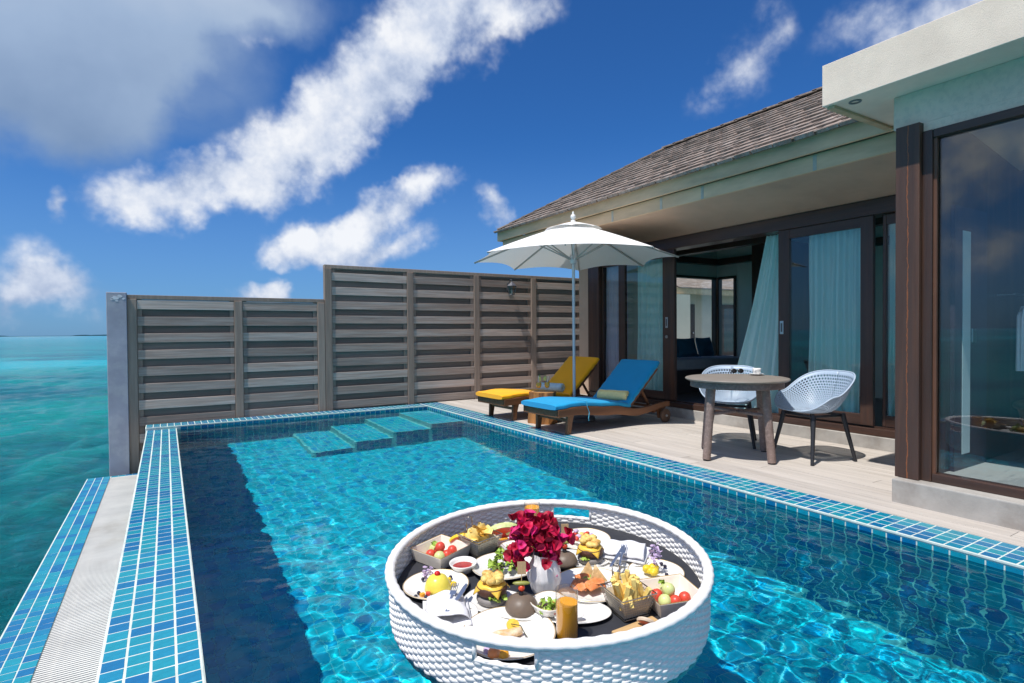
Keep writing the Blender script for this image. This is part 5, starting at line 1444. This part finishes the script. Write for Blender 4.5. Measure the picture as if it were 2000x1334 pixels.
# --- fruit platter at the far left
plate('long white fruit platter along the far tray wall', 962, 1062, .17, sx=1.05, sy=.45, rz=RAD(-8), deep=.6)
def slice_(name, label, px_, py_, dz, mat, r, rz, rind, thick=.018, tiltx=.5):
    s = ti(name, label, 'fruit', px_, py_, dz, rz)
    pts = [(0,0)]+[(r*math.cos(math.pi*.15+math.pi*.7*i/10), r*math.sin(math.pi*.15+math.pi*.7*i/10)) for i in range(11)]
    MB().prism(pts, 0, thick).xf(Matrix.Rotation(tiltx,4,'X')).build('flesh', mat, s, bevel=.002)
    m = MB(); ring = [((r+.001)*math.cos(math.pi*.15+math.pi*.7*i/10), (r+.001)*math.sin(math.pi*.15+math.pi*.7*i/10), thick/2) for i in range(11)]
    m.tube(ring, .006, 6, flat=thick/.013).xf(Matrix.Rotation(tiltx,4,'X')); m.build('rind', rind, s)
    return s
slice_('grapefruit_slice', 'red grapefruit slice beside the basket of crisps', 906, 1068, .014, pm('grapefruit', (.66,.13,.06), .35, .3, 50), .075, RAD(150), M_YOLK, .022, 1.05)
slice_('watermelon_slice', 'red watermelon wedge on the fruit platter behind the flowers', 984, 1053, .016, M_RED, .095, RAD(160), M_GRN, .035, .95)
slice_('orange_slice', 'orange slice on the fruit platter next to the watermelon', 972, 1058, .014, M_ORANGE, .05, RAD(170), M_ORANGE, .012, .4)
slice_('melon_slice', 'pale melon slice leaning at the end of the fruit platter', 1005, 1047, .016, pm('melon_pale', (.74,.58,.25), .4, .1, 20), .08, RAD(190), M_GRN, .02, .9)
slice_('orange_slice', 'orange slice on the fruit platter next to the crisps', 952, 1060, .014, M_ORANGE, .05, RAD(120), M_ORANGE, .012, .5)
plate('shallow white bowl half hidden behind the flowers', 1008, 1078, .085, deep=1.6, gold=True)
# --- vase of bougainvillea
vs = ti('vase', 'faceted white vase holding red bougainvillea in the middle of the tray', 'vase', 1064, 1160)
def vfn(u, v):
    a = 2*math.pi*u; prof = [(0,.040),(.12,.052),(.45,.070),(.7,.062),(.88,.046),(1,.044)]
    for (a0,r0),(a1,r1) in zip(prof[:-1],prof[1:]):
        if v <= a1: r = r0+(r1-r0)*((v-a0)/(a1-a0)); break
    r *= 1+.06*math.cos(9*a+4.5*v)
    return (r*math.cos(a), r*math.sin(a), .175*v)
m = MB().grid(vfn, 72, 16, True); m.f.append(tuple(range(72)))
m.build('vase_body', pm('vase_white', (.72,.71,.72), .35, .04, 10), vs, smooth=True, auto=30)
bg_ = thing('bougainvillea', 'bunch of crimson bougainvillea flowers in the white vase', 'flowers', ROOTM[vs.name] @ Vector((0,0,.165)), 0, None, TILT)
def bract(u, v):
    w = math.sin(math.pi*min(1,max(0,.06+.94*v)))**.55
    return ((u-.5)*.046*w, .040*v, .010*math.sin(math.pi*v)+.010*(u-.5)**2*4*w)
BRM = []
for mt in (pm('bract_crimson', (.56,.005,.06), .6, .25, 60, subs=.05), pm('bract_magenta', (.58,.012,.14), .6, .25, 60), pm('bract_dark', (.38,.003,.03), .6, .25, 60)):
    m = MB()
    for q in range(3): m.grid(bract, 4, 5); m.xf(Matrix.Rotation(q*2.094,4,'Z') @ Matrix.Rotation(.75,4,'X'), len(m.v)-30)
    BRM.append(m.mesh('flower', mt, True, False))
rs = random.Random(21); rv = _r0
flo = []
for i in range(150):
    # three hanging lobes: high left, wide middle, long right
    c, rad = rs.choice((((-.055,.115),(.065,.05)),((-.01,.085),(.085,.06)),((.055,.075),(.06,.055)),((.045,-.03),(.04,.06)),((-.085,.005),(.045,.05)),((.0,.03),(.07,.05))))
    a = rs.uniform(0,6.28); q = math.sqrt(rs.random())
    lx = c[0]*1.05-.018+rad[0]*q*math.cos(a); lz = c[1]-.018+rad[1]*.92*q*math.sin(a); ly = rs.gauss(0,.03)
    p = Vector((rv.x*lx - rv.y*ly, rv.y*lx + rv.x*ly, lz + .02))
    o = add('flower', rs.choices(BRM, (5,3,3))[0], bg_, loc=p, rot=(rs.uniform(-1.6,1.6), rs.uniform(-1.6,1.6), rs.uniform(0,6.3)), scale=[rs.uniform(.75,1.15)]*3)
m = MB()
for i in range(12):
    a = rs.uniform(0,6.28); e = Vector((.07*math.cos(a), .07*math.sin(a), rs.uniform(.02,.12)))
    m.tube([(0,0,-.08),(e.x*.25,e.y*.25,.02),tuple(e)], .0016, 5)
m.build('stems', pm('stem_brown', (.34,.25,.07), .7, .2), bg_)
# --- salmon plate
plate('large white plate with the smoked salmon', 1153, 1150, .160, rz=RAD(-20), sy=.97)
sm = ti('smoked_salmon', 'smoked salmon slices with herbs and toast on the large plate', 'food', 1150, 1150, .008)
for i in range(9):
    a = i*.7; q = .032+.006*(i % 3)
    MB().grid(lambda u,v,i=i: ((u-.5)*.075, (v-.5)*.045, .012+.014*math.sin(3.1*u)*(.5+.5*math.sin(4*v+i))+.003*(i % 4)), 10, 7).xf(Matrix.Translation((q*math.cos(a), q*math.sin(a), .002*i)) @ Matrix.Rotation(i*1.3,4,'Z') @ Matrix.Rotation(.25*math.sin(i*2),4,'X')).build('salmon_slice', M_SALM, sm, smooth=True, thick=.004)
heap(sm, 10, .06, .04, LEAVES, 'herb_leaf', .8)
for i, (x, y, rz, tl) in enumerate(((.05,.0,.3,1.15),(.035,.05,-.4,1.3))):
    MB().extr([(-.045,0,0),(.045,0,0),(0,.075,0)], (0,0,.009)).xf(Matrix.Translation((x,y,.01)) @ Matrix.Rotation(-YAW+rz,4,'Z') @ Matrix.Rotation(tl,4,'X')).build('toast_triangle', M_TOAST, sm, bevel=.002)
# --- dessert plate right
plate('white plate with the lavender topped dessert', 1281, 1125, .125, rz=0, sy=.97)
ds = ti('dessert', 'yellow dessert topped with a lavender flower spray', 'dessert', 1277, 1122, .010)
for i in range(9):
    rs2 = random.Random(i); MB().ball((rs2.uniform(-.035,.03), rs2.uniform(-.025,.025), .014+rs2.uniform(0,.018)), (.02,.017,.014), 10, 7, .1, rs2).build('sponge_piece', M_YOLK, ds, smooth=True)
petals(ds, 34, .026, .11, M_LAVF, (.02,.01,.02), .013)
for k, (x, y) in enumerate(((1299,1106),(1302,1122),(1265,1134),(1296,1132),(1292,1101))):
    o = add('blueberry', bpy.data.meshes['blueberry'], loc=tray_floor(x, y, .020)); tag(o, 'dark blueberry scattered on the lavender dessert plate', 'berry', 'blueberries on the dessert plate')
plate('small white saucer tucked behind the basket of fries', 1237, 1158, .070, gold=False, deep=1.0)
# --- oval plate with small salad bowl
plate('oval white plate under the small salad bowl behind the juice', 1110, 1200, .155, sx=1.08, sy=.62, rz=-YAW-.12, deep=.75, gold=False)
sb = ti('salad_bowl', 'small gold rimmed bowl of chopped salad behind the juice glass', 'bowl', 1073, 1196, .012, RAD(10))
MB().lathe([(.0,.003),(.04,.003),(.055,.012),(.068,.038),(.070,.046),(.067,.046),(.055,.018),(.0,.010)], 40, pw=2.6).build('bowl', M_PLATE, sb, smooth=True)
MB().lathe([(.0685,.045),(.0685,.048)], 40, cap=False, pw=2.6).build('gold_rim', M_GOLD, sb)
salad('chopped green salad with red onion in the small bowl', 1073, 1192, .034, .044, .028, 26, .2, 4)
spn = ti('serving_spoon', 'pale ceramic spoon resting on the oval plate beside the juice', 'spoon', 1128, 1207, .018, -YAW+RAD(12))
MB().lathe([(.0,.004),(.014,.005),(.018,.010),(.016,.011),(.0,.007)], 24, sx=1.5).bar((.0,0,.008),(-.09,0,.012),.009,.005).build('spoon', M_PLATE, spn, smooth=True)
# --- front plate with fish
plate('big white plate with gold rim and grilled fish at the front', 994, 1244, .172, rz=RAD(-20))
fs = ti('grilled_fish', 'grilled fish fillet with lemon and herb on the front plate', 'food', 992, 1246, .008, -YAW+RAD(20))
def fish(u, v):
    x = (u-.5)*.11; w = .034*(1-.5*u)*math.sin(math.pi*(.08+.86*u))**.5
    a = (v)*2*math.pi; return (x, w*math.cos(a), .014+.013*math.sin(a)*(1+.2*math.sin(9*u)))
MB().grid(lambda u,v: fish(v,u), 20, 18, True).build('fillet', pm('fish_fillet', (.66,.42,.20), .5, .35, 40, color2=(.74,.60,.42), c2scale=22, bump=.4, bscale=60), fs, smooth=True)
MB().lathe([(.0,0),(.024,0),(.025,.004),(.024,.008),(.0,.008)], 28).xf(Matrix.Translation((.03,.028,.022)) @ Matrix.Rotation(.5,4,'X')).build('lemon_slice', pm('lemon', (.78,.50,.06), .4, .25, 60), fs)
MB().tube([(.02,.02,.036),(.05,.0,.034),(.055,-.03,.018),(.06,-.05,.01)], .0018, 5).build('herb_stem', pm('herb_dark', (.05,.06,.02), .6, .2), fs)
# --- juice glasses
def juice(label, px_, py_, fill=.70):
    j = ti('juice_glass', label, 'glass', px_, py_, 0, 0, 'juice glasses on the wicker tray')
    r, h = .041, .188
    MB().lathe([(.0,.0),(r*.92,.0),(r*.96,.003),(r,h),(r-.002,h),(r*.93,.012),(.0,.010)], 40, cap=False).build('tumbler', glass_mat('tumbler_glass', (.96,.97,.97), .13), j, smooth=True, auto=40)
    MB().lathe([(.0,.0125),(r*.90,.0125),(r*.93,.02),(r*.955,h*fill),(.0,h*fill)], 36).build('juice', pm('orange_juice', (.98,.42,.02), .3, .08, 12), j, smooth=True, auto=40)
    return j
juice('tall glass of orange juice at the front tray wall beside the fish plate', 1108, 1250, .74)
juice('tall glass of orange juice behind the flowers at the far tray wall', 1040, 1050, .86)
# --- board with fig at the front right
bd = ti('serving_board', 'pale wooden serving board against the front tray wall', 'board', 1247, 1232, 0, RAD(-2))
MB().box(-.10,.10,-.035,.035,0,.012).build('board', pm('board_wood', (.55,.36,.17), .6, .2, 5, (.6,8,8)), bd, bevel=.004)
slice_('fig_wedge', 'red fig wedge lying on the serving board', 1262, 1222, .014, pm('fig_flesh', (.55,.13,.09), .4, .3, 60), .032, RAD(120), pm('fig_skin', (.62,.50,.38), .5, .2, 40), .016, .9)
# --- vivid garnish seen through the front hand hole
for k, (x, y, r_, mt, nm, lb) in enumerate(((953,1270,.017,M_LAVF,'flower_garnish','purple flower garnish at the edge of the fish plate'),(966,1276,.026,M_SALM,'roast_tomato','orange red roast tomato at the edge of the fish plate'),(983,1279,.021,M_ORANGE,'roast_carrot','roast carrot piece at the edge of the fish plate'))):
    o = MB().ball((0,0,0), (r_,r_*.9,r_*.75), 14, 9, .08).build(nm, mt, smooth=True); o.location = tray_floor(x, y, .012+r_*.6)
    tag(o, lb, 'garnish')
